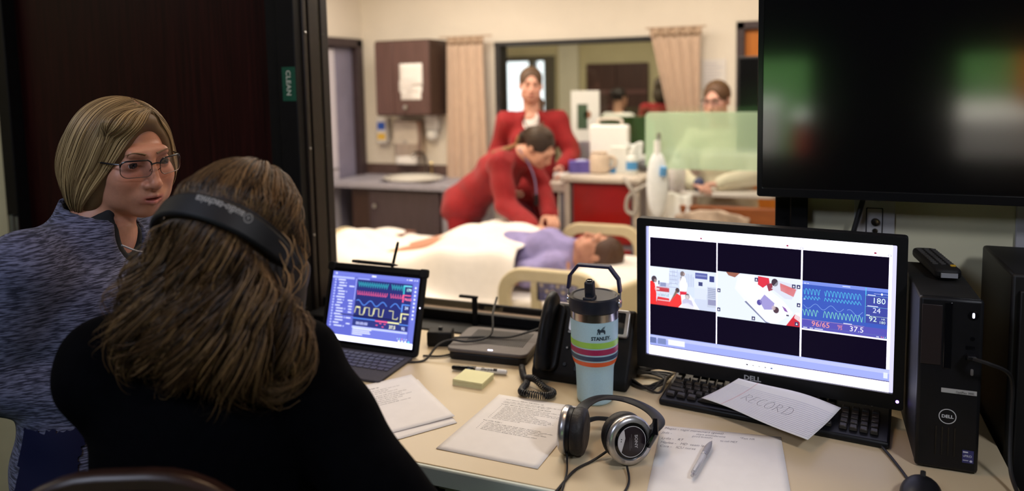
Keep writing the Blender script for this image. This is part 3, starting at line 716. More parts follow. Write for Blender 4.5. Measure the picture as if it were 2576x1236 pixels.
o = thing('folded_blanket', 'folded brown blanket lying at the far corner of the bed’s foot end', 'blanket', (-2.5, 2.12, .62)); G().box((0, 0, .05), (.34, .2, .05)).box((.01, 0, .095), (.30, .19, .035)).build('fold', mat('brown_wool', (.15, .065, .045), .9, var=.2, scale=60), o, bevel=.02, seg=3)
# ---- crash cart
M_red = mat('red_enamel', (.36, .008, .006), .32, var=.12, scale=8)
M_cartgrey = mat('cart_grey', (.30, .28, .31), .4, var=.1)
M_cartcream = mat('cart_cream', (.62, .54, .46), .4, var=.06)
t = thing('crash_cart', 'red crash cart with a cream frame behind the bed', 'cart', (-1.2, 2.70, 0))
G().b2((-.18, -.2, .2), (.21, .22, 1.04)).build('body', M_cartgrey, t, bevel=.006)
G().b2((-.17, -.215, .66), (.2, -.2, 1.035)).build('side_panel', M_red, t, bevel=.006)
for k in range(3): 
    o = G().b2((-.17, -.222, .22 + .14 * k), (.2, -.2, .345 + .14 * k)).build('drawer', M_red, t, bevel=.006)
    G().b2((-.1, -.245, .30 + .14 * k), (.13, -.222, .315 + .14 * k)).build('handle', M_steel, o, bevel=.003)
for x in (-.205, .235): G().b2((x - .018, -.23, .1), (x + .018, -.19, 1.09)).build('post', M_cartcream, t, bevel=.005)
G().b2((-.24, -.25, 1.045), (.27, .25, 1.08)).build('tray_top', M_cartcream, t, bevel=.008)
G().b2((-.36, -.2, .97), (-.225, .2, 1.03)).build('side_shelf', M_cartcream, t, bevel=.006)
G().b2((-.27, -.18, .2), (-.215, .2, .97)).build('side_box', M_cartgrey, t, bevel=.006)
G().ell((-.295, -.19, .88), (.012, .01, .016)).build('lock', M_steel, t, smooth=True)
for x in (-.15, .2):
    for y in (-.17, .17): G().lathe([(.03, -.018), (.055, -.016), (.06, 0), (.055, .016), (.03, .018)], 18, TR((x, y, .06), Rx(PI / 2))).build('caster', mat('grey_rubber'), t, smooth=True)
for x in (-.15, .2):
    for y in (-.17, .17): G().b2((x - .02, y - .02, .1), (x + .02, y + .02, .2)).build('caster_fork', M_steel, t)
def ct(name, label, cat, x, y, z=1.08, group=None, rz=0): return thing(name, label, cat, (-1.2 + x, 2.70 + y, z), rz, group)
M_clear = mat('cloudy_plastic', (.74, .76, .74), .25, var=.1, scale=30)
def bottle(label, x, y, r, h, body, cap, z=1.08, band=None):
    o = ct('bottle', label, 'bottle', x, y, z, 'bottles on the cart and table')
    G().lathe([(r * .9, 0), (r, .006), (r, h * .68), (r * .8, h * .78), (r * .4, h * .84), (r * .4, h * .88)], 20).build('body', body, o, smooth=True, angle=40)
    G().lathe([(r * .48, h * .86), (r * .48, h), (r * .3, h + .002)], 16).build('cap', cap, o, smooth=True, angle=40)
    if band: G().lathe([(r * 1.01, h * .2), (r * 1.012, h * .2), (r * 1.012, h * .55), (r * 1.01, h * .55)], 20, cap=False).build('label', band, o, smooth=True)
    return o
M_wh = mat('bright_white_plastic'); M_bluecap = mat('blue_cap', (.08, .30, .62), .4); M_purple = mat('violet_card', (.13, .10, .42), .6, var=.3, scale=15)
o = ct('glove_box', 'violet blue glove box lying on the left side of the cart', 'box', -.17, -.02, 1.08, rz=.3); G().b2((-.08, -.06, 0), (.08, .06, .075)).build('carton', M_purple, o, bevel=.003); G().ell((0, 0, .076), (.04, .02, .01)).build('glove_tuft', mat('pale_glove', (.5, .5, .75), .6), o, smooth=True)
o = ct('dressing_pack', 'small white dressing pack on the cart’s side shelf', 'pack', -.30, -.02, 1.03); G().b2((-.05, -.05, 0), (.05, .05, .045)).build('wrapper', M_wh, o, bevel=.008)
o = ct('drug_carton', 'tall pale carton standing on the middle of the cart', 'box', .08, .02); G().b2((-.06, -.04, 0), (.05, .05, .17)).build('carton', mat('pale_card', (.80, .80, .76), .6, var=.05), o, bevel=.003); G().b2((-.06, -.0415, .0), (-.02, -.0401, .05)).build('label', M_bluecap, o)
bottle('white bottle with a blue label right of the pale carton', .17, -.05, .035, .15, M_clear, M_wh, band=M_bluecap)
o = ct('beige_jug', 'squat beige jug beside the violet glove box', 'jug', -.045, -.03); G().lathe([(.05, 0), (.065, .01), (.065, .1), (.05, .13), (.055, .14)], 24).build('body', mat('beige_plastic', (.66, .52, .40), .5, var=.1), o, smooth=True, angle=40); G().tube(bez([(.055, 0, .11), (.10, 0, .1), (.10, 0, .05), (.06, 0, .03)], 6), .008, 8).build('handle', mat('beige_plastic'), o, smooth=True)
o = ct('patient_monitor', 'white medical monitor turned away at the back of the cart', 'monitor', -.03, .17)
G().b2((-.13, -.03, .05), (.13, .06, .30)).build('housing', M_wh, o, bevel=.015, seg=3); G().b2((-.09, -.03, 0), (.09, .06, .055)).build('foot', M_wh, o, bevel=.008); G().tube(bez([(-.08, .015, .29), (-.07, .015, .335), (.07, .015, .335), (.08, .015, .29)], 6), .01, 8).build('handle', mat('pale_cover'), o, smooth=True)
o = ct('specimen_bag', 'crumpled clear plastic bag on the cart right of the pale carton', 'bag', .12, .17); G().sheet(14, 10, lambda u, v: (-.06 + .13 * u, .02 * math.sin(5 * u + 3 * v) + .01 * math.sin(17 * u), .18 * v + .01 * math.sin(9 * u))).build('film', M_clear, o, smooth=True, solid=.02)
o = ct('breathing_mask', 'dark breathing mask lying at the right edge of the cart', 'mask', .215, .12); G().ell((0, 0, .04), (.05, .06, .04)).build('cushion', mat('smoke_grey_plastic', (.12, .12, .13), .35), o, smooth=True); G().tube([(0, 0, .07), (0, 0, .11)], .018, 12).build('connector', M_clear, o, smooth=True)
o = thing('breathing_hose', 'grey coiled breathing hose hanging over the cart’s right corner', 'hose', (-.97, 2.42, .98)); G().tube(bez([(-.06, .02, .10), (-.02, -.03, .07), (.03, -.04, -.02), (.02, -.05, -.10), (-.03, -.04, -.08), (-.02, -.03, .0), (.05, -.02, .05), (.1, .0, .08)], 8), .013, 8).build('tube', mat('grey_hose', (.40, .36, .32), .5, var=.2, scale=80), o, smooth=True)
o = thing('oxygen_bag', 'clear white breathing bag with a blue band hanging beside the cart', 'bag', (-.815, 2.37, .90))
G().ell((0, 0, .16), (.065, .04, .20), 18, 12).build('bag', mat('milky_bag', (.84, .88, .90), .25, var=.08, scale=25), o, smooth=True); G().tube([(.0, 0, .34), (0, 0, .42)], .02, 12).build('neck', M_wh, o, smooth=True); G().tube([(.04, -.04, .22), (.045, -.045, .27)], .022, 10).build('blue_valve', M_bluecap, o, smooth=True)
G().tube([(0, .05, -.90), (0, .05, .46)], .012, 10).build('pole', M_steel, o, smooth=True); G().lathe([(.06, -.90), (.06, -.88), (.02, -.86)], 24, TR((0, .05, 0))).build('base', M_cartgrey, o, smooth=True, angle=40)
G().tube([(0, .05, .42), (0, 0, .42)], .008, 8).build('hook', M_steel, o, smooth=True)

# ---- bright display, standing chart and things in front of the far window
t = thing('flip_chart', 'white standing chart with a dark picture, right of the standing nurse', 'chart', (-1.57, 3.44, 0))
G().b2((-.10, -.012, .93), (.12, .012, 1.60)).build('board', mat('white_board', (.84, .84, .80), .35), t, bevel=.004)
for x in (-.09, .11): G().tube([(x, .015, 0), (x, .015, 1.0)], .01, 8).build('leg', M_steel, t, smooth=True)
q = Print(TR((-.10, -.0125, .93), FACE)); q.rect(.05, .38, .13, .57, (.06, .10, .06)); q.circ(.13, .49, .03, (.35, .16, .10)); q.build('picture', mat('print'), t)
t = thing('chair', 'grey padded chair back behind the standing nurse’s arm', 'chair', (-1.40, 3.24, 0), rotz=PI * .9)
M_gfab = mat('grey_fabric', (.40, .36, .40), .9, var=.1, scale=60)
G().prism(rounded(.34, .5, .14, 6), .04, TR((0, .17, 1.0), FACE)).build('backrest', M_gfab, t, bevel=.01)
G().prism(rounded(.36, .36, .08, 5), .06, TR((0, 0, .55))).build('seat', M_gfab, t, bevel=.015)
G().tube([(0, .165, .60), (0, .175, .95)], .018, 8).build('back_post', M_steel, t, smooth=True)
for k in range(4): a = PI / 4 + k * PI / 2; G().tube([(.12 * math.cos(a), .12 * math.sin(a), .55), (.19 * math.cos(a), .19 * math.sin(a), 0)], .013, 8).build('leg', M_steel, t, smooth=True)

# ---- translucent green panel added for the reflection in the window glass
M_veil = veil_mat('green_reflection', (.80, .98, .80), .58)
t = thing('reflection_panel', 'translucent pale green panel on thin posts, added for the window reflection across the right of the bright room', 'screen', (-.43, 2.50, 0))
G().prism(rounded(.96, .34, .03, 5), .008, TR((0, 0, 1.31), FACE)).build('panel', M_veil, t, smooth=True, bevel=.002)
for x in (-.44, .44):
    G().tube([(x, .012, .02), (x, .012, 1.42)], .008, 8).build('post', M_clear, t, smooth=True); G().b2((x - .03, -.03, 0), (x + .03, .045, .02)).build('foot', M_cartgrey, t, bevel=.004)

# ---- black display on a stand, table and second bed on the right
t = thing('display_stand', 'black flat display on a rolling stand in front of the orange door', 'display', (-.115, 2.585, 0))
G().b2((-.275, -.02, 1.24), (.38, .02, 1.80)).build('housing', mat('black_plastic', (.016, .013, .013), .45, var=.2), t, bevel=.005)
G().b2((-.26, -.0215, 1.255), (.365, -.0195, 1.785)).build('screen', mat('black_gloss', (.006, .006, .007), .12), t)
G().tube([(.15, .03, .03), (.15, .03, 1.4)], .022, 12).build('pole', M_cartgrey, t, smooth=True); G().b2((.09, -.04, .0), (.3, .05, .03)).build('base', M_cartgrey, t, bevel=.01)
t = thing('overbed_table', 'white overbed table in front of the woman in glasses', 'table', (-.45, 2.76, 0))
G().b2((-.34, -.12, .955), (.36, .1, .985)).build('tabletop', mat('pale_laminate', (.82, .76, .72), .4, var=.04), t, bevel=.006)
G().tube([(.3, 0, .06), (.3, 0, .955)], .025, 12).build('column', M_steel, t, smooth=True); G().b2((-.3, -.03, .02), (.32, .03, .06)).build('base', M_steel, t, bevel=.01)
o = thing('towel', 'white folded cloth hanging from the left end of the overbed table', 'cloth', (-.78, 2.54, .80)); G().sheet(14, 10, lambda u, v: (-.03 + .17 * u, -.03 * (1 - v) + .006 * math.sin(20 * u), .0 + .185 * v + .01 * math.sin(7 * u))).build('cloth', M_wh, o, smooth=True, solid=.008)
bottle('tall white bottle on the overbed table beside the resting arm', -.13 + .78 - .2, -.02, .05, .24, mat('white_label', (.88, .82, .86), .4, var=.08, scale=20), M_wh, z=.985)
o = thing('name_card', 'small white card on the right end of the overbed table', 'card', (-.14, 2.6, .985), rotz=.1); G().b2((-.06, -.004, 0), (.06, .004, .13)).build('card', M_paper, o); G().b2((-.06, -.03, 0), (.06, .03, .004)).build('foot', M_paper, o)
bed2 = thing('patient_bed', 'second bed with an orange wooden footboard and a beige blanket at right', 'bed', (-.3, 2.58, 0))
G().b2((-.42, -.06, .25), (.32, -.02, .92)).build('footboard', mat('orange_brown_wood', (.34, .10, .025), .45, col2=(.26, .075, .02), scale=6, stretch=(1, 6, 6)), bed2, bevel=.01)
for x in (-.4, .3): G().b2((x - .025, -.065, 0), (x + .025, -.015, .3)).build('leg', mat('orange_brown_wood'), bed2, bevel=.004)
o = thing('blanket', 'bunched beige blanket hanging over the wooden footboard', 'blanket', (-.52, 2.50, .45))
def bk(u, v):
    a = PI * u; return (-.21 + .42 * u, -.06 * math.sin(a) - .012 * math.sin(26 * u + 8 * v) - .012 * math.sin(13 * v + 9 * u), .46 * v * (.9 + .1 * math.sin(a)))
G().sheet(40, 30, bk).build('cloth', mat('beige_blanket', (.62, .48, .38), .9, var=.12, scale=30, bump=.2), o, smooth=True, solid=.02, angle=180)
o = thing('cardboard_box', 'tan cardboard box under the white cloth beside the cart', 'box', (-.80, 2.70, .0)); G().b2((-.1, -.12, 0), (.12, .1, .78)).build('carton', mat('cardboard', (.42, .27, .14), .8, var=.1), o, bevel=.003); G().b2((-.1, -.1205, .6), (.12, -.1201, .64)).build('tape', mat('tan_tape', (.55, .4, .22), .4), o)
o = thing('wall_notice', 'white paper notice on the far wall above the woman in glasses', 'paper', (-.63, 3.495, 1.60)); G().b2((-.085, -.002, 0), (.085, 0, .21)).build('sheet', M_paper, o)
q = Print(TR((-.085, -.0025, 0), FACE))
for k in range(7): q.rect(.02, .03 + .024 * k, .02 + .13 * random.uniform(.5, 1), .036 + .024 * k, (.55, .52, .6))
q.build('print', mat('print'), o)

# ---- lit bay behind the control room (seen only mirrored in the television)
o = thing('bay_bed', 'white bed in the lit bay behind the control room', 'bed', (1.12, -4.0, 0)); G().b2((-.3, -.4, .75), (.22, .4, 1.06)).build('mattress', M_sheet, o, bevel=.03); G().b2((-.28, -.38, 0), (.2, .38, .75)).build('frame', M_cartgrey, o, bevel=.01)
o = thing('bay_cart', 'red cart in the lit bay behind the control room', 'cart', (.02, -3.75, 0)); G().b2((-.12, -.2, .1), (.2, .2, 1.04)).build('body', mat('bright_red', (.75, .03, .03), .4), o, bevel=.01); G().b2((-.13, -.21, 1.04), (.21, .21, 1.055)).build('tray_top', M_wh, o, bevel=.01)
o = thing('bay_door_panel', 'orange panel in the lit bay behind the control room', 'panel', (1.62, -4.5, 0)); G().b2((-.25, -.03, 0), (.25, .03, 2.0)).build('panel', M_orange, o)
o = thing('bay_counter', 'white counter in the lit bay behind the control room', 'counter', (-.75, -4.2, 0)); G().b2((-.5, -.3, 0), (.55, .3, 1.08)).build('body', M_wh, o, bevel=.01)
# ------------------------------------------------------------------ counter and what stands on it
M_blk = mat('satin_black_plastic', (.007, .007, .009), .42, spec=.28, var=.2, scale=60)
M_blk2 = mat('matte_black_plastic', (.009, .0085, .009), .6, spec=.25, var=.25, scale=80, bump=.05)
M_gloss = mat('gloss_black', (.004, .004, .005), .12)
M_cable = mat('black_cable', (.012, .011, .012), .5)
M_print = mat('print', rough=.55, attr=True)
M_silver = mat('silver_plastic', (.50, .49, .50), .28, metal=.8)
INK = (.02, .02, .022)
desk = thing('desk', 'pale tan laminate counter with a greenish white front edge', 'desk', (-.46, -.37, 0))
G().b2((-.82, -.355, .915), (.815, .352, .95)).build('desktop', mat('tan_laminate', (.60, .475, .30), .38, var=.05, scale=5, rvar=.08), desk, bevel=.002)
G().b2((-.822, -.363, .912), (.817, -.353, .949)).build('edge_band', mat('pale_green_edge', (.55, .60, .54), .45, var=.05), desk, bevel=.003)
G().b2((-.78, -.30, .0), (-.74, .33, .915)).build('leg_panel', mat('grey_white_panel', (.50, .52, .50), .6), desk); G().b2((.74, -.30, .0), (.78, .33, .915)).build('leg_panel', mat('grey_white_panel'), desk)
G().b2((-.2, -.33, .70), (.2, -.31, .905)).build('apron', mat('grey_white_panel'), desk, bevel=.003)
G().b2((-.21, -.335, .872), (-.185, -.325, .89)).build('bracket', M_blk, desk); G().b2((-.165, -.335, .872), (-.15, -.325, .888)).build('brass_bolt', mat('brass', (.55, .4, .15), .3, metal=1), desk)

def at_desk(name, label, cat, x, y, rz=0.0, z=DESK, group=None): return thing(name, label, cat, (x, y, z), rz, group)

# ---- tumbler
t = at_desk('tumbler', 'pale blue insulated tumbler with four coloured stripes and a black flip lid', 'tumbler', -.443, -.338)
M_tb = mat('pale_blue_powder_coat', (.45, .66, .75), .42, var=.05, scale=300, bump=.05)
def rad(z): 
    if z < .075: return .0405 + .0025 * z / .075
    if z < .115: k = (z - .075) / .04; k = k * k * (3 - 2 * k); return .043 + .0095 * k
    return .0525 + .0012 * (z - .115) / .07
G().lathe([(.02, .0), (.036, .0), (.0395, .003)] + [(rad(z), z) for z in np.linspace(.006, .196, 34)], 56).build('body', M_tb, t, smooth=True, angle=50)
for z0, z1, c in ((.138, .151, (.34, .62, .09)), (.1225, .135, (.36, .02, .09)), (.109, .119, (.035, .06, .12)), (.0945, .1055, (.80, .12, .03))):
    G().lathe([(rad(z0) + .0003, z0)] + [(rad(z) + .0006, z) for z in np.linspace(z0, z1, 5)] + [(rad(z1) + .0003, z1)], 56, cap=False).build('stripe', mat('stripe%d' % (z0 * 1e4), c, .4), t, smooth=True)
G().lathe([(.0538, .196), (.0545, .1965), (.0545, .2135), (.0535, .214)], 56).build('steel_band', mat('brushed_steel', (.62, .58, .55), .22, metal=1, var=.15, scale=20, stretch=(1, 1, .01)), t, smooth=True, angle=40)
M_navy = mat('navy_black_plastic', (.010, .012, .022), .4, var=.15, scale=60)
G().lathe([(.053, .213), (.0565, .216), (.0575, .228), (.0565, .244), (.0535, .247), (.050, .247), (.047, .2445), (.02, .2445), (.001, .2445)], 56).build('lid', M_navy, t, smooth=True, angle=30)
s = G().box((.0, -.036, .242), (.024, .034, .022)).build('straw_base', M_navy, t, bevel=.003)
G().box((.0, -.034, .265), (.021, .02, .044), Rx(.12)).build('flip_straw', M_navy, t, bevel=.004); G().lathe([(.0065, 0), (.0065, .004), (.0045, .0045), (.0045, .002)], 16, TR((0, -.0365, .286), Rx(.12))).build('spout', M_gloss, t, smooth=True, angle=40)
hb = [(-.060, 0, .258), (-.0565, 0, .286), (-.036, 0, .312), (.036, 0, .312), (.0565, 0, .286), (.060, 0, .258)]
hg = G()
for a, b in zip(hb[:-1], hb[1:]):
    a, b = Vector(a), Vector(b); dd = (b - a); hg.box((a + b) / 2, (dd.length + .004, .017, .0065), Ry(-math.atan2(dd.z, dd.x)))
hg.build('handle', mat('indigo_black_plastic', (.018, .017, .05), .4), t, bevel=.0015)
for e in (-1, 1):
    G().tube([(e * .060, 0, .226), (e * .0605, 0, .264)], .0022, 8).build('handle_wire', M_silver, t, smooth=True)
    G().lathe([(.009, 0), (.010, .002), (.0095, .0055), (.004, .0062), (.0035, .0045)], 20, TR((e * .0565, 0, .231), Ry(e * PI / 2))).build('pivot', M_silver, t, smooth=True, angle=40)
class CylPrint(Print):
    def __init__(s, rf, a0): super().__init__(None); s.rf = rf; s.a0 = a0
    def pt(s, x, y): r = s.rf(y) + s.z; a = s.a0 + x / r; return Vector((r * math.cos(a), r * math.sin(a), y))
cp = CylPrint(rad, -PI / 2 + .56); cp.z = .0007
NV = (.02, .04, .06)
cp.text('STANLEY.', 0, .1575, .0115, NV, align='CENTER', bold=.0004, width=.92)
bear = [(-.010, .171), (-.008, .178), (-.0095, .181), (-.0075, .1835), (-.005, .184), (-.0035, .1815), (-.001, .181), (.001, .184), (.004, .1865), (.0105, .189), (.006, .1855), (.0095, .186), (.005, .1835), (.008, .1835), (.0045, .1815), (.0085, .180), (.0095, .176), (.009, .171), (.0065, .171), (.006, .1745), (.003, .1755), (-.002, .1755), (-.003, .171), (-.0055, .171), (-.0055, .1755), (-.0075, .1755), (-.008, .171)]
cp.up().poly(bear, NV)
for k in range(4): cp.up().line([(.001 + .001 * k, .183), (.006 + .001 * k, .1852 - .0012 * k)], .0005, (.26, .40, .46))
cp.build('emblem', M_print, t)

# ---- marker, sticky notes, papers
t = at_desk('marker', 'white and black permanent marker lying behind the sticky notes', 'marker', -.765, -.286, .11)
X = Ry(PI / 2)
G().lathe([(.003, -.005), (.0058, -.004), (.0064, .0), (.0066, .070), (.0058, .078), (.003, .080)], 20, TR((0, 0, .0072), X)).build('barrel', mat('marker_grey', (.62, .60, .58), .35), t, smooth=True, angle=40)
G().lathe([(.004, -.066), (.0058, -.063), (.0066, -.03), (.0072, -.028), (.0072, -.003), (.0066, -.002)], 20, TR((0, 0, .0074), X)).build('cap', M_gloss, t, smooth=True, angle=40)
q = Print(TR((0, -.0046, .0122), Rx(.72))); q.z = .0004; q.text('Sharpie', .012, -.003, .0105, INK, shear=.3, bold=.0002); q.rect(.045, -.003, .055, .0035, INK); q.build('lettering', M_print, t)
t = at_desk('sticky_notes', 'small pad of pale yellow sticky notes in front of the marker', 'notepad', -.748, -.342, -.02)
g = G()
for k in range(7): g.box((random.uniform(-.0006, .0006), random.uniform(-.0006, .0006), .00105 + .0021 * k), (.079, .068, .00195), Rz(random.uniform(-.008, .008)))
g.build('pad', mat('pale_yellow_paper', (.74, .70, .40), .8, var=.05), t)
def sheetpaper(name, label, corners, curl, group=None, m=M_paper, z0=.0006, cat='paper'):
    """corners TL, TR, BR, BL on the desk; curl(u, v) gives height"""
    TL, T2, BR, BL = [Vector((a, b, 0)) for a, b in corners]; c = (TL + T2 + BR + BL) / 4
    t = thing(name, label, cat, (c.x, c.y, DESK), 0, group)
    def f(u, v, e=0.0): p = TL * (1 - u) * v + T2 * u * v + BR * u * (1 - v) + BL * (1 - u) * (1 - v) - c; return (p.x, p.y, z0 + curl(u, v) + e)
    G().sheet(16, 16, f).build('sheet', m, t, smooth=True, solid=.0003, angle=180)
    class P(Print):
        def pt(s, x, y): return Vector(f(x, y, s.z))
    return t, P(None, base=.00045, step=.00005)
def words(p, x, y, w, h, slant=0.0, ws=(.03, .09), gap=.012, col=(.10, .09, .10)):
    a = x
    while a < x + w:
        l = min(random.uniform(*ws), x + w - a)
        b = a
        while b < a + l: # letters as tiny strokes of a printed word
            k = random.uniform(.35, 1.0) * .010; p.rect(b, y, min(b + k, a + l), y + h * random.choice((.55, .6, .95)), col); b += k + .0032
        a += l + gap
t, p = sheetpaper('printed_sheet', 'printed sheet of paper flat on the counter left of the silver headphones', ((-.659, -.392), (-.445, -.392), (-.462, -.672), (-.680, -.668)), lambda u, v: .0025 * (u - .5) ** 2 + .001 * v)
y = .925
words(p, .13, y, .42, .011, col=(.05, .05, .05)); y -= .035
for wd_ in (.78, .52): words(p, .13, y, wd_, .009); y -= .022
y -= .012; words(p, .13, y, .55, .010, col=(.05, .05, .05)); y -= .03
for wd_ in (.68, .50, .66, .70, .38, .42, .55, .60, .63, .57, .30):
    p.circ(.15, y + .004, .004, (.1, .1, .1), 8); words(p, .19, y, wd_, .008); y -= .0225
y -= .03; words(p, .13, y, .2, .010, col=(.05, .05, .05)); y -= .03
for wd_ in (.58, .70, .62, .66, .48, .6): p.circ(.15, y + .004, .004, (.1, .1, .1), 8); words(p, .19, y, wd_, .008); y -= .022
p.build('print', M_print, t)
# two sheets by the tablet, turned away
t, p = sheetpaper('printed_sheet', 'lower blank sheet of the two lying under the sleeve beside the tablet', ((-.905, -.585), (-.885, -.375), (-.689, -.553), (-.80, -.70)), lambda u, v: .0006)
p.rect(.72, .93, .76, .935, (.2, .2, .3)); p.build('print', M_print, t)
t, p = sheetpaper('printed_sheet', 'upper printed sheet lying askew beside the tablet under the black sleeve', ((-1.025, -.50), (-.910, -.362), (-.704, -.533), (-.835, -.69)), lambda u, v: .0022 + .002 * u * u)
y = .87
for k, wd_ in enumerate((.34, .60, .44, .55, .58, .5, .62, .48, .4, .55)):
    words(p, .14 + (.05 if k > 3 else 0), y, wd_, .010 if k else .016, col=(.05, .05, .05) if not k else (.1, .09, .1)); y -= .05 if k in (0, 3) else .036
p.build('print', M_print, t)
# handwritten sheet
t, p = sheetpaper('handwritten_sheet', 'white sheet with a few handwritten lines at the top under the clear pen', ((-.276, -.418), (-.040, -.388), (-.010, -.660), (-.252, -.705)), lambda u, v: .0006 + .0015 * (1 - v) * u)
HW = (.06, .05, .09)
class HWp: pass
def hand(p, s, x, y, size, sx=1.0, rot=0.0):
    V, Fc = text_geo(s, 1.0, shear=.35, bold=-.012, width=.9)
    p.add([p.pt(x + a * size * sx * .92, y + b * size + .02 * math.sin(14 * a + x * 9) * size + rot * a * size) for a, b in V], Fc, HW)
for s_, x, y, sz in (('Megan - vagal maneuvers (good)', .03, .945, .046), ('Jada -', .015, .875, .046), ('start amiodarone', .30, .90, .042), ('*Fast HR', .66, .905, .040), ('good breaths', .27, .865, .038), ('to call MET', .50, .835, .036), ('Lydia -   RT', .02, .79, .046), ('Haylee -   MD  team lead', .02, .73, .046), ('Cara -   ICU nurse', .02, .675, .046)): hand(p, s_, x, y, sz)
p.build('handwriting', M_print, t)
# lined note RECORD, leaning over the keyboard against the monitor
t = thing('lined_note', 'lined note reading RECORD lying across the keyboard under the monitor', 'paper', (-.07, -.35, .96))
c4 = [Vector(q) - Vector((-.07, -.35, .96)) for q in ((-.133, -.272, 1.016), (.074, -.293, .990), (.010, -.437, .976), (-.206, -.328, .984))]
def lf(u, v, e=0.0):
    TL, T2, BR, BL = c4; q = TL * (1 - u) * v + T2 * u * v + BR * u * (1 - v) + BL * (1 - u) * (1 - v)
    return (q.x, q.y, q.z + .004 * math.sin(PI * u) * (.4 + v) - .004 * math.sin(PI * v) + .0018 * math.sin(7 * u + 3 * v) + e)
G().sheet(24, 18, lf).build('sheet', mat('note_paper', (.76, .74, .74), .8, var=.03), t, smooth=True, solid=.0003, angle=180)
class NP(Print):
    def pt(s, x, y): return Vector(lf(x, y, s.z))
def seg(a, b, n=14): return [(a[0] + (b[0] - a[0]) * k / n, a[1] + (b[1] - a[1]) * k / n) for k in range(n + 1)]
p = NP(None, base=.0005)
for k in range(17): p.line(seg((.01, .055 + k * .046), (.99, .055 + k * .046)), .005, (.36, .36, .52))
p.up().line(seg((.20, 0), (.20, 1)), .004, (.62, .25, .25))
p.up(); W = .0030
for st in (((.285, .60), (.262, .33)), ((.27, .60), (.33, .575), (.335, .52), (.285, .46)), ((.29, .46), (.345, .33)), ((.385, .60), (.37, .335), (.425, .335)), ((.375, .47), (.42, .47)), ((.385, .60), (.435, .60)),
           ((.53, .58), (.50, .60), (.465, .52), (.465, .40), (.50, .33), (.545, .36)), ((.60, .60), (.565, .48), (.575, .36), (.615, .33), (.65, .42), (.64, .55), (.60, .60), (.625, .62)),
           ((.70, .58), (.685, .33)), ((.685, .58), (.745, .56), (.745, .49), (.70, .46)), ((.705, .46), (.765, .33)), ((.825, .60), (.81, .32)), ((.80, .59), (.875, .57), (.90, .47), (.88, .36), (.80, .32))):
    st = [(.245 + (a_ - .262) * .72, .50 + (b_ - .46) * .78) for a_, b_ in st]
    p.line([tuple(v[:2]) for v in bez([(a, b, 0) for a, b in st], 5)] if len(st) > 2 else seg(*st, n=6), W, (.10, .09, .10))
p.build('handwriting', M_print, t)

# ---- clear pen
t = at_desk('pen', 'clear plastic click pen lying on the handwritten sheet', 'pen', -.176, -.545, math.atan2(.138, .017), z=DESK + .0045)
M_pen = mat('clear_pen_plastic', (.72, .70, .74), .15, trans=.35); X90 = Ry(PI / 2)
G().lathe([(.003, -.062), (.0052, -.058), (.0055, .012)], 16, TR((0, 0, .0058), X90)).build('barrel', M_pen, t, smooth=True, angle=40)
G().lathe([(.0058, .016), (.0062, .03), (.0056, .052), (.003, .066)], 16, TR((0, 0, .006), X90)).build('grip', mat('grey_rubber_grip', (.30, .29, .33), .6), t, smooth=True, angle=40)
G().lathe([(.0057, .0115), (.006, .012), (.006, .016), (.0057, .0165)], 16, TR((0, 0, .006), X90)).build('ring', M_silver, t, smooth=True)
G().lathe([(.003, .066), (.0008, .076)], 10, TR((0, 0, .0055), X90)).build('tip', M_silver, t, smooth=True)
G().box((-.045, -.0015, .0125), (.034, .004, .0015)).build('clip', M_pen, t, bevel=.0006); G().lathe([(.003, -.07), (.003, -.062)], 10, TR((0, 0, .0058), X90)).build('button', M_silver, t, smooth=True)

# ---- router
t = at_desk('router', 'flat dark grey router with a slotted top and a small white light', 'router', -.775, -.135, .07)
M_rt = mat('warm_grey_plastic', (.10, .082, .075), .5, var=.1, scale=80)
G().prism(rounded(.215, .175, .02, 5), .022).build('body', M_blk, t, smooth=True, bevel=.004)
G().prism(rounded(.224, .184, .022, 6), .010, TR((0, 0, .022))).build('top', M_rt, t, smooth=True, bevel=.003)
g = G()
for k in range(30): g.box((-.075 + .0055 * k, .015, .0324), (.0022, .105, .0012))
o = g.build('slots', mat('slot_dark', (.008, .007, .007), .7), t); o['kind'] = 'stuff'
G().prism(rounded(.013, .0035, .0015, 4), .0008, TR((.01, -.078, .032))).build('status_light', mat('white_led', (.75, .72, 1.0), emit=6.0), t)
t = at_desk('power_adapter', 'small black adapter box between the tablet and the router', 'adapter', -.945, -.135, .3)
G().b2((-.035, -.025, 0), (.035, .025, .042)).build('housing', M_blk2, t, bevel=.005); G().tube([(0, .0, .042), (0, 0, .05)], .006, 8).build('strain_relief', M_cable, t, smooth=True)
G().tube(bez([(.03, -.02, .01), (.06, -.06, .004), (.02, -.10, .004), (-.03, -.10, .004)], 8), .003, 6).build('cable', M_cable, t, smooth=True)
t = at_desk('router_cable', 'thin black cable looping over the router’s slotted top', 'cable', -.775, -.135)
G().tube(bez([(-.05, .125, .11), (-.035, .06, .085), (-.015, -.005, .046), (-.06, -.05, .0375), (-.105, -.06, .040), (-.135, -.085, .03), (-.15, -.13, .004), (-.19, -.155, .004), (-.22, -.135, .004)], 8), .0032, 6).build('cable', M_cable, t, smooth=True)
t = at_desk('network_cable', 'black cable lying along the router’s back towards the phone', 'cable', -.775, -.135)
G().tube(bez([(-.11, -.035, .037), (-.04, .0, .036), (.03, .015, .038), (.08, .04, .05), (.13, .07, .06), (.17, .08, .03)], 8), .003, 6).build('cable', M_cable, t, smooth=True)

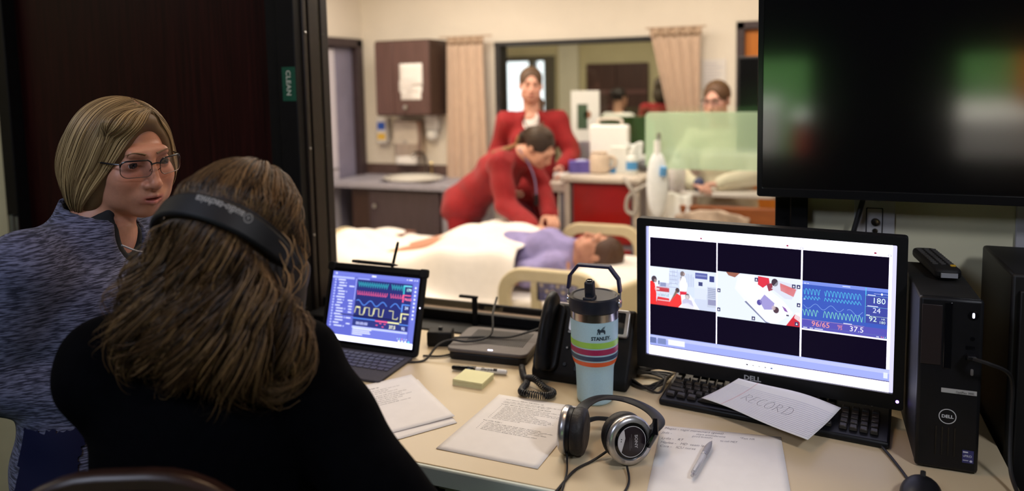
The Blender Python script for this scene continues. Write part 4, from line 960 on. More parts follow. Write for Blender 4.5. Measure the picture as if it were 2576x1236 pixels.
# ---- telephone
t = at_desk('telephone', 'black desk telephone with a raised screen behind the tumbler', 'telephone', -.50, -.205, -.03)
side = [(-.075, 0), (.07, 0), (.072, .05), (.034, .163), (.018, .168), (-.075, .022)]
G().prism(side, .24, TR((-.12, 0, 0), Matrix(((0, 0, 1), (1, 0, 0), (0, 1, 0))))).build('body', M_blk2, t, bevel=.006)
ang = math.atan2(.146, .093); FM = TR((-.12, -.075, .022), Rx(ang))
G().prism(rounded(.062, .168, .02, 6, .035, .086), .012, FM).build('cradle', M_blk, t, bevel=.003)
h = G(); pts = bez([(.035, .012, .018), (.035, .045, .040), (.035, .10, .048), (.035, .15, .040), (.035, .178, .020)], 6); h.tube([FM @ p for p in pts], [.028, .029, .028, .026, .025, .025, .024, .023, .023, .023, .023, .024, .024, .024, .024, .025, .025, .026, .026, .027, .027, .027, .026, .026, .024][:len(pts)], 14, flat=.62)
h.build('handset', M_blk, t, smooth=True, angle=60)
G().prism(rounded(.150, .066, .008, 4, .155, .137), .012, FM).build('screen_bezel', mat('phone_silver', (.46, .44, .43), .35, metal=.6), t, bevel=.002)
G().prism(rounded(.130, .052, .003, 3, .155, .137), .0128, FM).build('screen', M_gloss, t)
bt = None
for j in range(4):
    for i in range(3):
        if bt is None:
            bt = G().prism(rounded(.020, .0125, .003, 3), .0045).build('button', M_blk, t, bevel=.001)
            o = bt
        else: o = lib(bt)
        o.matrix_local = FM @ TR((.118 + .028 * i, .018 + .021 * j, .0))
for j in range(3): G().prism(rounded(.010, .010, .004, 4, .083, .025 + .04 * j), .003, FM).build('button', M_blk, t, bevel=.001)
q = Print(FM); q.z = .0035; q.circ(.083, .105, .004, (.5, .48, .46)); q.circ(.083, .065, .002, (.4, .4, .4)); q.build('mark', M_print, t)
t = at_desk('handset_cord', 'coiled black handset cord looping on the counter left of the tumbler', 'cord', -.56, -.34)
ax = bez([(-.095, .085, .016), (-.075, .045, .012), (-.055, .015, .011), (-.052, -.02, .0105), (-.045, -.042, .0105), (-.01, -.046, .0105), (.018, -.038, .0105), (.022, -.018, .0105), (-.005, -.002, .0115), (-.035, .014, .022), (-.058, .022, .018)], 22)
pts = []
for i in range(len(ax) * 3 - 3):
    k = i / 3; a = ax[int(k)].lerp(ax[min(int(k) + 1, len(ax) - 1)], k - int(k)); tn = (ax[min(int(k) + 1, len(ax) - 1)] - ax[max(int(k) - 1, 0)]).normalized()
    n1 = tn.cross(Vector((0, 0, 1))).normalized(); n2 = n1.cross(tn); w = i * .60
    pts.append(a + (n1 * math.cos(w) + n2 * math.sin(w)) * .0072)
G().tube(pts, .0017, 6).build('coil', mat('cord_black', (.022, .021, .022), .25), t, smooth=True, angle=180)

# ---- headphones on the counter
def earcup(par, c, axis, upv, r=.0455):
    """c centre of the cup, axis outward, pad towards -axis"""
    a = Vector(axis).normalized(); u_ = Vector(upv); u_ = (u_ - a * u_.dot(a)).normalized(); s_ = u_.cross(a)
    M = TR(c, Matrix((s_, u_, a)).transposed())
    k = .0455
    G().lathe([(.022, -.040), (.034, -.0405), (.043, -.037), (.0455, -.028), (.0445, -.017), (.040, -.013)], 40, M).build('ear_pad', mat('leatherette', (.014, .011, .012), .55, var=.3, scale=90, bump=.4), par, smooth=True, angle=60)
    G().lathe([(.040, -.016), (.0425, -.014), (.0425, -.006), (.041, -.004)], 40, M).build('housing', M_blk, par, smooth=True, angle=40)
    G().lathe([(.0425, -.006), (.0455, -.005), (.0465, .0), (.0455, .005), (.041, .0085), (.0355, .0095), (.034, .007), (.034, .0)], 48, M, cap=False).build('silver_ring', M_silver, par, smooth=True, angle=60)
    G().lathe([(.0345, .001), (.0335, .006), (.029, .007), (.0285, .0055)], 40, M, cap=False).build('inner_ring', M_gloss, par, smooth=True, angle=60)
    G().lathe([(.0292, .002), (.0288, .0085), (.0275, .0092), (.0001, .0095)], 40, M).build('cap_plate', mat('dark_plum_plastic', (.016, .010, .014), .3), par, smooth=True, angle=40)
    q = Print(M); q.z = .0098
    n = 40; ring = [(.0285 * math.cos(2 * PI * i / n), .0285 * math.sin(2 * PI * i / n)) for i in range(n + 1)]
    q.line(ring, .0012, (.55, .53, .55))
    cres = [(.0285 * math.cos(b), .0285 * math.sin(b)) for b in np.linspace(2.25, 3.95, 14)]; q.poly(cres + [(-.0165, -.006), (-.014, .006)], (.58, .55, .56))
    q.up(); q.circ(-.0218, .004, .0011, INK, 10); q.circ(-.0222, .0, .0011, INK, 10)
    q.build('trim_print', M_print, par)
    q = Print(M @ TR((0, 0, 0), Rz(-PI / 2 + .1))); q.z = .0099; q.text('SONY', 0, .006, .0085, (.45, .43, .45), align='CENTER', bold=.0002, width=1.1); q.line([(-.014, -.001), (.012, -.001)], .0003, (.3, .28, .3)); q.line([(-.008, -.004), (.016, -.004)], .0003, (.3, .28, .3)); q.build('lettering', M_print, par)
    return M
t = at_desk('headphones', 'silver and black headphones standing open on the counter in front of the tumbler', 'headphones', -.359, -.577)
cl = Vector((-.072, -.013, .0465)); cr = Vector((.055, -.016, .0475))
earcup(t, cl, (-.96, -.06, .02), (.05, -.10, 1)); earcup(t, cr, (.62, -.78, .12), (.0, .25, 1))
bd = bez([(-.050, -.008, .072), (-.048, .04, .078), (-.03, .10, .070), (.015, .128, .060), (.065, .105, .058), (.098, .05, .062), (.092, .008, .060)], 8)
G().tube(bd, [.0125] * len(bd), 10, flat=.28, up=(0, 0, 1)).build('headband', M_blk, t, smooth=True, angle=60)
bd2 = bez([(-.047, .02, .050), (-.030, .066, .040), (.01, .084, .032), (.05, .06, .032), (.062, .02, .036)], 8)
G().tube(bd2, [.008] * len(bd2), 8, flat=.4, up=(0, 0, 1)).build('inner_strap', M_blk2, t, smooth=True, angle=60)
G().tube([(.098, .012, .084), (.1, .0, .06), (.088, -.006, .036)], [.008, .012, .009], 10, flat=.6, up=(1, 0, 0)).build('yoke', M_gloss, t, smooth=True); G().tube([(-.056, .0, .082), (-.048, .012, .06), (-.052, .012, .04)], [.008, .011, .009], 10, flat=.6, up=(1, 0, 0)).build('yoke', M_gloss, t, smooth=True)
G().tube(bez([(-.066, -.03, .02), (-.056, -.06, .004), (-.045, -.10, .003), (-.035, -.16, .003)], 8), .0022, 6).tube(bez([(.02, .01, .018), (-.01, -.03, .004), (-.035, -.08, .003), (-.045, -.16, .003)], 8), .0026, 6).tube(bez([(.055, -.04, .008), (.066, -.07, .0035), (.07, -.10, .003), (.066, -.15, .003)], 8), .0022, 6).build('cable', M_cable, t, smooth=True)

# ---- monitor
mon = at_desk('monitor', 'black desktop monitor showing two camera views and a vital signs panel', 'monitor', -.090, -.25, -.109)
MX0, MX1, MZ0, MZ1 = -.278, .278, .032, .408
ringo = rounded(.563, .360, .006, 3, 0, .2255); ringi = rounded(.522, .309, .002, 3, .001, .2325)
g = G(); ringprism(g, ringo, ringi, .028, TR((0, .024, 0), FACE)); g.build('bezel', M_blk, mon, bevel=.002)
G().b2((-.268, .004, .052), (.268, .045, .398)).build('housing', M_blk2, mon, bevel=.012)
G().tube([(0, .06, .01), (0, .06, .2)], .03, 14, flat=.6).build('stand', M_blk, mon, smooth=True); G().prism(rounded(.24, .16, .05, 6, 0, .1), .012).build('base', M_blk, mon, bevel=.003)
SX, SZ, SW, SH = -.260, .078, .522, .309
scr = mat('lit_screen', rough=.45, attr=True, emit=1.15, spec=.08)
q = Print(TR((SX, .0035, SZ), FACE), step=.00004); 
def U(x, y): return (x * SW, y * SH)
class SP(Print):
    """x, y run 0..1 over the screen"""
    def __init__(s, M, w, h, **k): super().__init__(M, **k); s.w = w; s.h = h
    def pt(s, x, y): return s.M @ Vector((x * s.w, y * s.h, s.z))
    def word(s, t, x, y, size, col, **k): V, Fc = text_geo(t, size, **k); return s.add([s.pt(x + a / s.w, y + b / s.h) for a, b in V], Fc, col)
    def wave(s, P, w, col):
        P2 = [(x * s.w, y * s.h) for x, y in P]; o, s.pt = s.pt, lambda x, y: s.M @ Vector((x, y, s.z)); s.line(P2, w, col); s.pt = o
WHT = (.92, .90, 1.0); PAL = (.55, .60, 1.0); BK = (.004, .002, .012)
G().b2((SX - .002, .0038, SZ - .002), (SX + SW + .002, .006, SZ + SH + .002)).build('panel', M_gloss, mon)
q = SP(TR((SX, .0035, SZ), FACE), SW, SH, step=.00004)
q.rect(0, 0, 1, 1, (2.3, 2.2, 2.8)); q.up(); q.rect(0, 0, .012, 1, (.50, .52, .95)); q.rect(.985, 0, 1, 1, (.70, .68, 1.0))
q.rect(.014, .072, .986, .155, (.36, .42, .88)); q.rect(.014, .125, .986, .150, (.58, .62, 1.0)); q.up(); q.rect(.10, .092, .175, .135, (.85, .86, 1)); q.rect(.016, .09, .045, .135, (.14, .18, .4)); q.rect(.052, .09, .09, .135, (.2, .25, .5)); q.rect(.016, .070, .986, .076, (.10, .08, .22))
q.rect(.965, .092, .98, .132, (.75, .8, 1)); 
cols3 = ((.016, .312), (.316, .654), (.660, .974))
for a, b in cols3: q.rect(a, .155, b, .915, BK)
for x in (.245, .60, .925): q.circ(x, .935, .005, (.35, .05, .1), 10, .007)
for x in (.655, .975): q.circ(x, .925, .007, (.35, .35, .5), 12, .010); q.up(); q.circ(x, .925, .005, WHT, 12, .008)
for x, c in ((.44, (.1, .1, .1)), (.465, (.5, .5, .5)), (.49, (.6, .6, .6)), (.515, (.4, .4, .4)), (.54, (.1, .15, .3))): q.rect(x, .03, x + .009, .042, c)
q.up()
# first camera view
x0, x1, y0, y1 = .016, .312, .395, .690
q.rect(x0, y0, x1, y1, (.74, .80, .98)); q.up()
def R1(a, b, c, d, col): q.rect(x0 + (x1 - x0) * a, y0 + (y1 - y0) * b, x0 + (x1 - x0) * c, y0 + (y1 - y0) * d, col)
def P1(P, col): q.poly([(x0 + (x1 - x0) * a, y0 + (y1 - y0) * b) for a, b in P], col)
def C1(a, b, r, col, k=1.3): q.circ(x0 + (x1 - x0) * a, y0 + (y1 - y0) * b, r * (x1 - x0), col, 16, r * (x1 - x0) * 1.58 * k)
P1([(.66, 0), (1, 0), (1, .42), (.70, .42)], (.62, .68, .85)); R1(0, .42, .30, 1, (.82, .88, 1)); R1(.3, .3, .68, .98, (.66, .74, .92)); q.up()
for k in range(16): R1(.30 + .024 * k, random.uniform(.45, .7), .306 + .024 * k, random.uniform(.75, .97), (.38, .42, .62))
for k in range(5): R1(.3, .5 + .1 * k, .42, .51 + .1 * k, (.3, .32, .5))
R1(.69, .80, .87, .95, (.10, .12, .38)); R1(.70, .86, .86, .90, (.30, .34, .62)); R1(.90, .75, .97, .90, (.05, .06, .22)); R1(.87, .1, 1, .62, (.55, .60, .75)); R1(.88, .16, 1, .3, (.18, .16, .36)); R1(.68, .28, .86, .56, (.70, .76, .92)); R1(.74, .62, .80, .72, (.06, .07, .2)); q.up()
for k in range(6): R1(.88, .34 + .045 * k, .99, .355 + .045 * k, (.2, .22, .4))
R1(.10, .34, .30, .48, (.55, .06, .08)); R1(.10, .22, .3, .36, (.70, .74, .86)); P1([(.09, 0), (.31, 0), (.30, .20), (.12, .22)], (.75, .05, .06)); R1(.12, .12, .3, .145, (.9, .85, .9)); R1(.14, .46, .30, .60, (.60, .62, .78)); R1(.16, .50, .25, .60, (.10, .14, .38)); R1(.13, .54, .15, .64, (.05, .06, .15)); q.up()
for k in range(9): R1(.12 + .02 * k, .24, .13 + .02 * k, random.uniform(.28, .34), random.choice([(.3, .3, .5), (.5, .6, .7), (.25, .5, .6)]))
P1([(0, 0), (.10, 0), (.10, .3), (.075, .56), (.03, .62), (0, .60)], (.85, .035, .035)); C1(.065, .67, .042, (.07, .05, .07)); C1(.085, .63, .024, (.60, .45, .45)); P1([(.075, .45), (.15, .44), (.15, .40), (.08, .38)], (.80, .6, .6)); q.up()
P1([(.46, .44), (.565, .44), (.56, .26), (.47, .26)], (.72, .03, .06)); P1([(.45, .72), (.50, .84), (.54, .80), (.58, .60), (.56, .42), (.46, .42)], (.90, .90, 1)); C1(.50, .88, .034, (.20, .16, .17)); C1(.525, .88, .016, (.70, .50, .48)); P1([(.47, .8), (.50, .82), (.46, .66)], (.2, .16, .17)); q.up()
P1([(.44, .0), (.48, .34), (.62, .36), (.72, .1), (.76, -.0)], (.92, .92, 1)); P1([(.49, .0), (.50, .20), (.55, .26), (.64, .22), (.68, .02)], (.38, .36, .62)); C1(.575, .31, .036, (.10, .06, .08)); C1(.57, .29, .026, (.80, .68, .68)); P1([(.45, 0), (.47, .10), (.58, .14), (.68, .06), (.70, 0)], (.94, .94, 1)); q.up()
P1([(.27, 0), (.34, .22), (.42, .36), (.48, .30), (.49, .10), (.44, 0)], (.92, .05, .05)); C1(.425, .44, .032, (.09, .06, .07)); P1([(.40, .44), (.34, .22), (.32, .12), (.38, .26), (.43, .40)], (.24, .17, .13)); q.up()
# second camera view: bed from above
x0, x1, y0, y1 = .316, .654, .365, .705
q.rect(x0, y0, x1, y1, (.78, .84, .97)); q.up()
P1([(.11, 1), (.14, .93), (.22, .90), (.28, 1)], (.34, .13, .09)); P1([(.26, .98), (.45, 1), (.58, .78), (.80, .52), (.92, .28), (.72, 0), (.62, .0), (.40, .32), (.22, .66)], (.86, .88, .98)); P1([(.30, .90), (.46, .96), (.56, .78), (.58, .52), (.48, .38), (.36, .52), (.24, .72)], (.95, .94, 1.0)); q.up()
P1([(.36, .42), (.60, .03), (.66, 0), (.60, 0), (.34, .40)], (.20, .22, .36)); P1([(.52, .45), (.58, .60), (.70, .44), (.68, .30), (.58, .28)], (.36, .32, .66)); C1(.52, .42, .03, (.10, .08, .34)); C1(.72, .30, .034, (.09, .05, .07)); C1(.69, .34, .024, (.62, .50, .52)); P1([(.79, .40), (.83, .36), (.86, .28), (.82, .30)], (.26, .10, .40)); q.up()
P1([(.50, .98), (.63, .96), (.64, .86), (.56, .74), (.50, .80)], (.72, .04, .07)); C1(.70, .88, .04, (.06, .04, .06)); P1([(.60, .84), (.67, .86), (.68, .72), (.63, .68)], (.30, .05, .08)); P1([(.66, .75), (.74, .93), (.99, .86), (.90, .56), (.82, .56)], (.70, .72, .84)); P1([(.76, .88), (.95, .78), (.92, .62), (.77, .72)], (.66, .03, .02)); q.up()
P1([(.84, 0), (1, 0), (1, .22), (.94, .26)], (.62, .03, .05)); P1([(.93, .18), (1, .10), (1, .3), (.95, .3)], (.90, .88, .94)); R1(.84, .20, .87, .23, (.06, .05, .1)); q.up()
for a, b in ((.46, .86), (.0, .54), (.43, .02), (.96, .42), (.0, .12), (.90, .80), (.955, .80), (.94, .02)):
    R1(a, b, a + .042, b + .082, (.05, .05, .14)); q.up(); P1([(a + .01, b + .02), (a + .034, b + .025), (a + .02, b + .065)], (.94, .94, 1)); q.z -= q.step
q.up()
# vital signs
x0, x1, y0, y1 = .660, .974, .352, .700
q.rect(x0, y0, x1, y1, (.050, .105, .50)); q.up(); R1(0, .93, 1, 1, (.20, .28, .78)); R1(.74, .30, 1, .86, (.055, .07, .36)); R1(0, .03, 1, .22, (.10, .09, .46)); R1(0, -.0, 1, .035, WHT); R1(.0, .07, 1, .09, (.12, .14, .46)); q.up()
def wave(f, a, b, n, w, col):
    q.wave([(x0 + (x1 - x0) * (a + (b - a) * k / n), y0 + (y1 - y0) * f((a + (b - a) * k / n))) for k in range(n + 1)], w, col)
CY = (.10, .55, .80); GRN = (.25, .75, .55)
ecg = lambda x: .80 + .055 * math.sin(x * 150) + .02 * math.sin(x * 300 + 1); art = lambda x: .665 + .028 * math.sin(x * 160) + .014 * math.sin(x * 320)
for f in (ecg, art): wave(f, .02, .22, 60, .0009, CY); wave(f, .27, .70, 120, .0009, CY)
wave(lambda x: .50 + .05 * math.sin(x * 34 + 2.2), .02, .50, 60, .0008, (.25, .42, .85)); wave(lambda x: .47 + .05 * math.sin(x * 34 + 1.2), .54, .72, 30, .0008, (.25, .42, .85))
ple = lambda x: .37 + .06 * math.sin(x * 140) + .018 * math.sin(x * 280 + .6)
wave(ple, .01, .20, 60, .0009, GRN); wave(lambda x: ple(x) + .0, .26, .72, 140, .0009, GRN)
for a, b, c, d, col in ((.745, .84, .755, .99, CY), (.745, .30, .75, .84, CY), (.755, .835, 1, .84, (.2, .5, .8)), (.755, .62, 1, .626, (.2, .5, .8)), (.755, .44, 1, .446, (.5, .7, .6)), (0, .215, .74, .222, (.5, .3, .5)), (.50, .215, .74, .22, (.6, .6, .9)), (.84, .885, 1, .889, WHT)): R1(a, b, c, d, col)
C1(.93, .887, .012, WHT)
for tx, a, b, sz, col in (('180', .82, .70, .017, (.75, .95, .98)), ('24', .83, .515, .015, (.70, .75, 1)), ('92', .79, .34, .015, (.75, .98, .85)), ('96/65', .12, .10, .016, (.95, .35, .32)), ('75', .435, .095, .009, (.9, .3, .3)), ('MAP', .43, .155, .005, (.9, .3, .3)), ('37.5', .57, .095, .016, (.92, .90, 1)), ('HR', .93, .385, .0055, (.7, .85, .8)), ('180', .905, .315, .008, (.7, .9, .8))):
    q.word(tx, x0 + (x1 - x0) * a, y0 + (y1 - y0) * b, sz, col)
for a, b, w_ in ((.77, .845, .09), (.77, .63, .12), (.76, .45, .04), (.50, .225, .10), (.02, .945, .03), (.06, .945, .02), (.48, .96, .09), (.02, .62, .02), (.02, .045, .05), (.10, .045, .04), (.16, .045, .1), (.88, .045, .03)): R1(a, b, a + w_, b + .016, (.70, .74, .95))
for k, c in enumerate(((.7, .2, .3), (.6, .2, .5), (.2, .6, .6))): R1(.93 + .022 * k, .045, .944 + .022 * k, .065, c)
q.build('screen', scr, mon)
q = Print(TR((-.004, -.0042, .0515), FACE)); q.text('D\u018eLL', -.011, .0055, .0150, (.42, .42, .45), align='CENTER', bold=.0005, width=1.1) if False else q.text('DELL', -.011, .0055, .0150, (.42, .42, .45), align='CENTER', bold=.0005, width=1.1); q.build('logo', M_print, mon)
G().lathe([(.0032, 0), (.0032, .001), (.0015, .0012)], 16, TR((.2705, -.004, .064), Rx(PI / 2))).build('power_light', mat('violet_led', (.35, .2, 1.0), emit=5.0), mon)

# ---- keyboard
kb = at_desk('keyboard', 'black full-size keyboard half under the monitor and the lined note', 'keyboard', -.062, -.262, -.115, z=DESK)
G().prism([(-.085, 0), (.085, 0), (.085, .024), (.055, .027), (-.085, .014)], .462, TR((-.231, 0, 0), Matrix(((0, 0, 1), (1, 0, 0), (0, 1, 0))))).build('body', M_blk, kb, bevel=.005)
M_key = mat('key_black', (.022, .018, .017), .42)
keymesh = {}
tilt = math.atan2(.013, .14)
def key(x, y, w, d=.0155):
    k = (round(w, 4), d)
    if k not in keymesh: o = G().box((0, 0, .004), (w, d, .008), taper=.80).build('key', M_key, kb, bevel=.0012, seg=1); keymesh[k] = o
    else: o = lib(keymesh[k])
    o.location = (x, y, .0145 + (y + .085) * .0929); o.rotation_euler = (tilt, 0, 0)
P = .019; rows = [(-.058, [1.25, 1.25, 1.25, 6.25, 1.25, 1.25, 1.25, 1.25]), (-.039, [2.25] + [1] * 10 + [2.75]), (-.020, [1.75] + [1] * 11 + [2.25]), (-.001, [1.5] + [1] * 12 + [1.5]), (.018, [1] * 13 + [2])]
for y, ws in rows:
    x = -.222
    for w_ in ws: key(x + w_ * P / 2 , y, w_ * P - .003); x += w_ * P
x = -.222
for k in range(13):
    if k == 1: x += .016
    if k in (5, 9): x += .008
    key(x + P / 2, .044, P - .003); x += P
for y in (.044, .018, -.001):
    for k in range(3): key(.079 + P * k, y, P - .003)
key(.079 + P, -.039, P - .003)
for k in range(3): key(.079 + P * k, -.058, P - .003)
for y in (.018, -.001, -.020, -.039, -.058):
    for k in range(4): key(.146 + P * k, y, P - .003)
q = Print(TR((.17, .05, .0275), Rx(tilt)))
for k in range(3): q.circ(.012 * k, 0, .0018, (.3, .3, .3), 10)
q.build('mark', M_print, kb)
t = at_desk('keyboard_cable', 'black keyboard cable running from under the keyboard to the mouse', 'cable', .16, -.36)
G().tube(bez([(-.02, .0, .006), (-.005, -.04, .004), (.01, -.09, .003), (.018, -.12, .003), (.028, -.145, .008)], 8), .0026, 6).build('cable', M_cable, t, smooth=True)
t = at_desk('mouse', 'black computer mouse at the bottom edge right of the keyboard', 'mouse', .19, -.548, -.2)
g = G(); g.ell((0, 0, .012), (.033, .055, .026), 24, 14); g.build('shell', M_blk, t, smooth=True); G().lathe([(.009, -.004), (.010, 0), (.009, .004)], 16, TR((0, .03, .032), Ry(PI / 2))).build('wheel', M_blk2, t, smooth=True)
t = at_desk('cable_bundle', 'tangled black cables on the counter between the tumbler and the keyboard', 'cables', -.365, -.20)
for k in range(5): G().tube(bez([(-.06 + .01 * k, .14, .03), (-.045, .05 - .01 * k, .006 + .003 * k), (-.03 + .02 * k, -.02 - .012 * k, .005), (.02 + .01 * k, -.055 + .014 * k, .006 + .002 * k), (.06, -.01 + .015 * k, .008), (.03 - .02 * k, .03, .010), (-.02, .01 + .012 * k, .012 + .002 * k), (.03, .06, .012), (.10, .08 + .01 * k, .01)], 8), .0029, 6).build('cable', M_cable, t, smooth=True)

# ---- tablet with keyboard
tb = at_desk('tablet', 'tablet in a rugged black case with its keyboard, showing a lit vital signs app', 'tablet', -1.108, -.262, .0)
TM = TR((0, 0, .004), Rx(-.34 + .0)); 
TT = TR((0, 0, .004), FACE.to_4x4().to_3x3()); TT = TR((0, 0, .004), Rx(PI / 2 - .30))
G().prism(rounded(.312, .232, .012, 4, 0, .116), .012, TT @ TR((0, 0, -.014))).build('case', M_blk2, tb, bevel=.003)
for sx in (-1, 1): G().prism(rounded(.024, .024, .006, 4, sx * .148, .222), .017, TT @ TR((0, 0, -.0155))).build('corner_bumper', M_blk2, tb, bevel=.003)
G().box((0, .055, .05), (.2, .006, .10), Rx(.55)).build('kickstand', M_blk2, tb, bevel=.002)
G().prism(rounded(.292, .205, .006, 4, 0, .115), .0015, TT @ TR((0, 0, -.0028))).build('glass', M_gloss, tb)
scr2 = mat('lit_screen_tablet', rough=.45, attr=True, emit=1.3, spec=.08)
q = SP(TT @ TR((-.139, .0205, -.0010)), .278, .187, step=.00004)
IND = (.115, .135, .56); LAV = (.60, .66, 1.0); DK = (.022, .028, .16)
q.rect(0, 0, 1, 1, IND); q.up(); q.rect(0, 0, 1, .075, (1.8, 1.8, 2.3)); q.rect(0, .94, 1, 1, (.16, .19, .66)); q.rect(0, .90, .26, .93, (.42, .48, .95)); q.rect(.30, .085, .93, .20, (.16, .19, .66)); q.rect(.945, .08, 1, .93, (.15, .18, .64)); q.rect(.283, .60, .288, .92, (.5, .56, 1)); q.up()
q.rect(.30, .32, .93, .905, DK); q.rect(.30, .235, .93, .32, (.03, .04, .20)); q.rect(.30, .20, .93, .228, (.52, .58, .98)); q.rect(.03, .955, .05, .985, LAV); q.rect(.46, .958, .51, .98, (.85, .88, 1)); q.rect(.30, .91, .44, .93, (.30, .36, .85)); q.up()
for k in range(17):
    y = .87 - .042 * k; q.circ(.04, y + .006, .010, (.5, .56, .98), 10, .013); w_ = random.uniform(.05, .10); ind = .085 if k % 3 else .07; q.rect(ind, y, ind + w_, y + .016, (.72, .77, 1))
    if k % 3 == 1: q.circ(ind + w_ + .02, y + .008, .007, (.6, .66, 1), 8, .010)
    if k in (2, 7, 8, 9, 10, 11, 13, 15): q.rect(.235 - random.uniform(0, .03), y, .27, y + .016, (.72, .77, 1))
for k in range(4): q.rect(.31, .185 - .026 * k, .31 + (.22, .2, .21, .12)[k], .198 - .026 * k, (.80, .84, 1))
for k in range(9): q.circ(.968, .86 - .055 * k, .010, (.80, .84, 1), 10, .015)
for k in range(5): q.circ(.83 + .025 * k, .125, .006, ((.6, .7, 1), (.3, .75, .8), (.95, .3, .5), (.6, .66, 1), (.75, .8, 1))[k], 10, .009)
for k in range(4): q.circ(.85 + .035 * k, .09, .012, ((.9, .93, 1), (.8, .85, 1), (.85, .9, 1), (.2, .7, .85))[k], 12, .018)
for x in (.86, .885, .945, .97): q.rect(x, .958, x + (.04 if x == .885 else .01), .972, (.85, .88, 1))
TL_ = (.04, .52, .60); RD = (.90, .12, .28); BL_ = (.10, .27, .86); YL = (.86, .84, .42)
def w2(f, a, b, n, w, col): q.wave([(a + (b - a) * k / n, f(a + (b - a) * k / n, k)) for k in range(n + 1)], w, col)
for a, b, n in ((.315, .66, 52), (.70, .835, 20)):
    w2(lambda x, k: (.88 if k % 4 == 0 else .80 if k % 4 == 2 else .845), a, b, n, .0016, TL_)
    w2(lambda x, k: .695 + (.050 if k % 4 == 0 else 0.0) - (.012 if k % 4 == 1 else 0), a, b, n, .0017, RD)
w2(lambda x, k: .575 + .035 * math.sin((x - .3) * 44), .315, .67, 50, .0022, BL_); w2(lambda x, k: .575 + .035 * math.sin((x - .3) * 44), .71, .83, 20, .0022, BL_)
for a in (.32, .43, .54):
    q.wave([(a - .01, .42), (a, .51), (a + .045, .51), (a + .05, .40), (a + .09, .40), (a + .10, .51)], .0019, YL)
q.wave([(.70, .50), (.75, .50), (.752, .39), (.80, .39), (.805, .42)], .0019, YL); q.rect(.325, .495, .365, .515, YL)
for a, b, c, d, col in ((.835, .865, .925, .885, (.16, .62, .78)), (.835, .755, .85, .885, TL_), (.835, .735, .925, .75, RD), (.835, .64, .85, .75, RD), (.835, .60, .925, .615, BL_), (.835, .50, .85, .615, BL_), (.835, .47, .925, .485, YL), (.835, .35, .85, .485, YL), (.30, .335, .56, .350, BL_), (.56, .325, .70, .345, RD), (.70, .325, .83, .345, YL), (.83, .318, .93, .33, BL_)): q.rect(a, b, c, d, col)
for tx, a, b, sz, col in (('179', .868, .80, .0105, (.55, .95, .98)), ('96/63', .857, .67, .0095, (.95, .20, .34)), ('24', .872, .545, .0105, (.65, .75, 1)), ('41', .868, .40, .0095, (.92, .90, .55)), ('37.5', .72, .25, .0120, (.95, .95, .72)), ('92', .86, .25, .0110, (.62, .68, .98)), ('00:00:00', .34, .255, .0110, (.50, .54, .90))): q.word(tx, a, b, sz, col, bold=.0003)
for a, b in ((.57, .27), (.61, .30), (.64, .255), (.66, .295)): q.rect(a, b, a + .022, b + .012, RD)
q.build('screen', scr2, tb)
q = Print(TT @ TR((0, 0, -.0005))); q.circ(.1495, .13, .0016, (.85, .9, 1), 10); q.build('case_light', mat('white_led'), tb)
G().prism(rounded(.296, .168, .006, 4, 0, -.090), .006, TR((0, .004, .001), Rx(0))).build('keyboard_deck', mat('charcoal_fabric', (.045, .040, .050), .8, var=.2, scale=150), tb, bevel=.002)
M_tkey = mat('tablet_key', (.035, .030, .048), .45); kk = {}
y = -.028
for r_, ws in enumerate(([1] * 13 + [1.0], [1] * 13 + [1.0], [1.3] + [1] * 11 + [1.7], [1.6] + [1] * 10 + [2.4], [1.1] * 3 + [5] + [1] * 4 + [.7])):
    x = -.135; sc_ = .27 / sum(ws)
    for w_ in ws:
        k = round(w_ * sc_, 4)
        if k not in kk: o = G().box((0, 0, .001), (w_ * sc_ - .003, .0145, .002)).build('key', M_tkey, tb, bevel=.0006, seg=1); kk[k] = o
        else: o = lib(kk[k])
        o.location = (x + w_ * sc_ / 2, y, .0070); x += w_ * sc_
    y -= .0185
G().prism(rounded(.09, .05, .004, 3, 0, -.146), .0008, TR((0, 0, .0068))).build('touchpad', mat('charcoal_pad', (.03, .027, .033), .5), tb)
def pen_thing(label, a, b, r, clip=False):
    a, b = Vector(a), Vector(b); c = (a + b) / 2; o = thing('stylus', label, 'stylus', a); d_ = (b - a)
    G().tube([(0, 0, 0), d_ * .08, d_ * .15, d_ * .9, d_], [r * .25, r * .7, r, r, r * .8], 10).build('barrel', M_blk, o, smooth=True)
    G().tube([d_ * .86, d_ * .885], r * 1.05, 10).build('ring', mat('dark_ring', (.05, .05, .05), .3), o, smooth=True); return o
pen_thing('black stylus lying flat along the top of the tablet case', (-1.041, -.192, 1.1815), (-1.188, -.192, 1.183), .0052)
pen_thing('thin black stylus standing tilted behind the tablet’s top edge', (-1.078, -.167, 1.155), (-1.047, -.177, 1.243), .0042)

# ---- computer tower, remote, cables
pc = at_desk('computer_tower', 'slim black desktop computer standing at the right end of the counter', 'computer', .246, -.275)
G().b2((-.050, -.132, .004), (.050, .145, .322)).build('case', mat('case_black', (.006, .005, .005), .6, var=.2, scale=50), pc, bevel=.003)
G().b2((-.051, -.146, .002), (.051, -.130, .326)).build('front_panel', M_blk, pc, bevel=.006)
G().b2((-.047, -.1475, .20), (-.014, -.1455, .312)).build('grille', mat('grille_black', (.012, .006, .007), .55), pc, bevel=.001)
G().b2((-.011, -.1475, .195), (.002, -.1455, .318)).build('drive_slot', M_gloss, pc, bevel=.001)
for x in (-.018, -.008, .002, .012): G().b2((x - .001, -.147, .03), (x + .001, -.1455, .085)).build('vent', M_gloss, pc)
G().lathe([(.008, 0), (.008, .0012), (.006, .0014)], 18, TR((.034, -.1465, .298), Rx(PI / 2))).build('power_button', M_gloss, pc, smooth=True); G().prism(rounded(.0032, .009, .0015, 4), .0006, TR((.034, -.1480, .298), FACE)).build('power_light', mat('white_led'), pc)
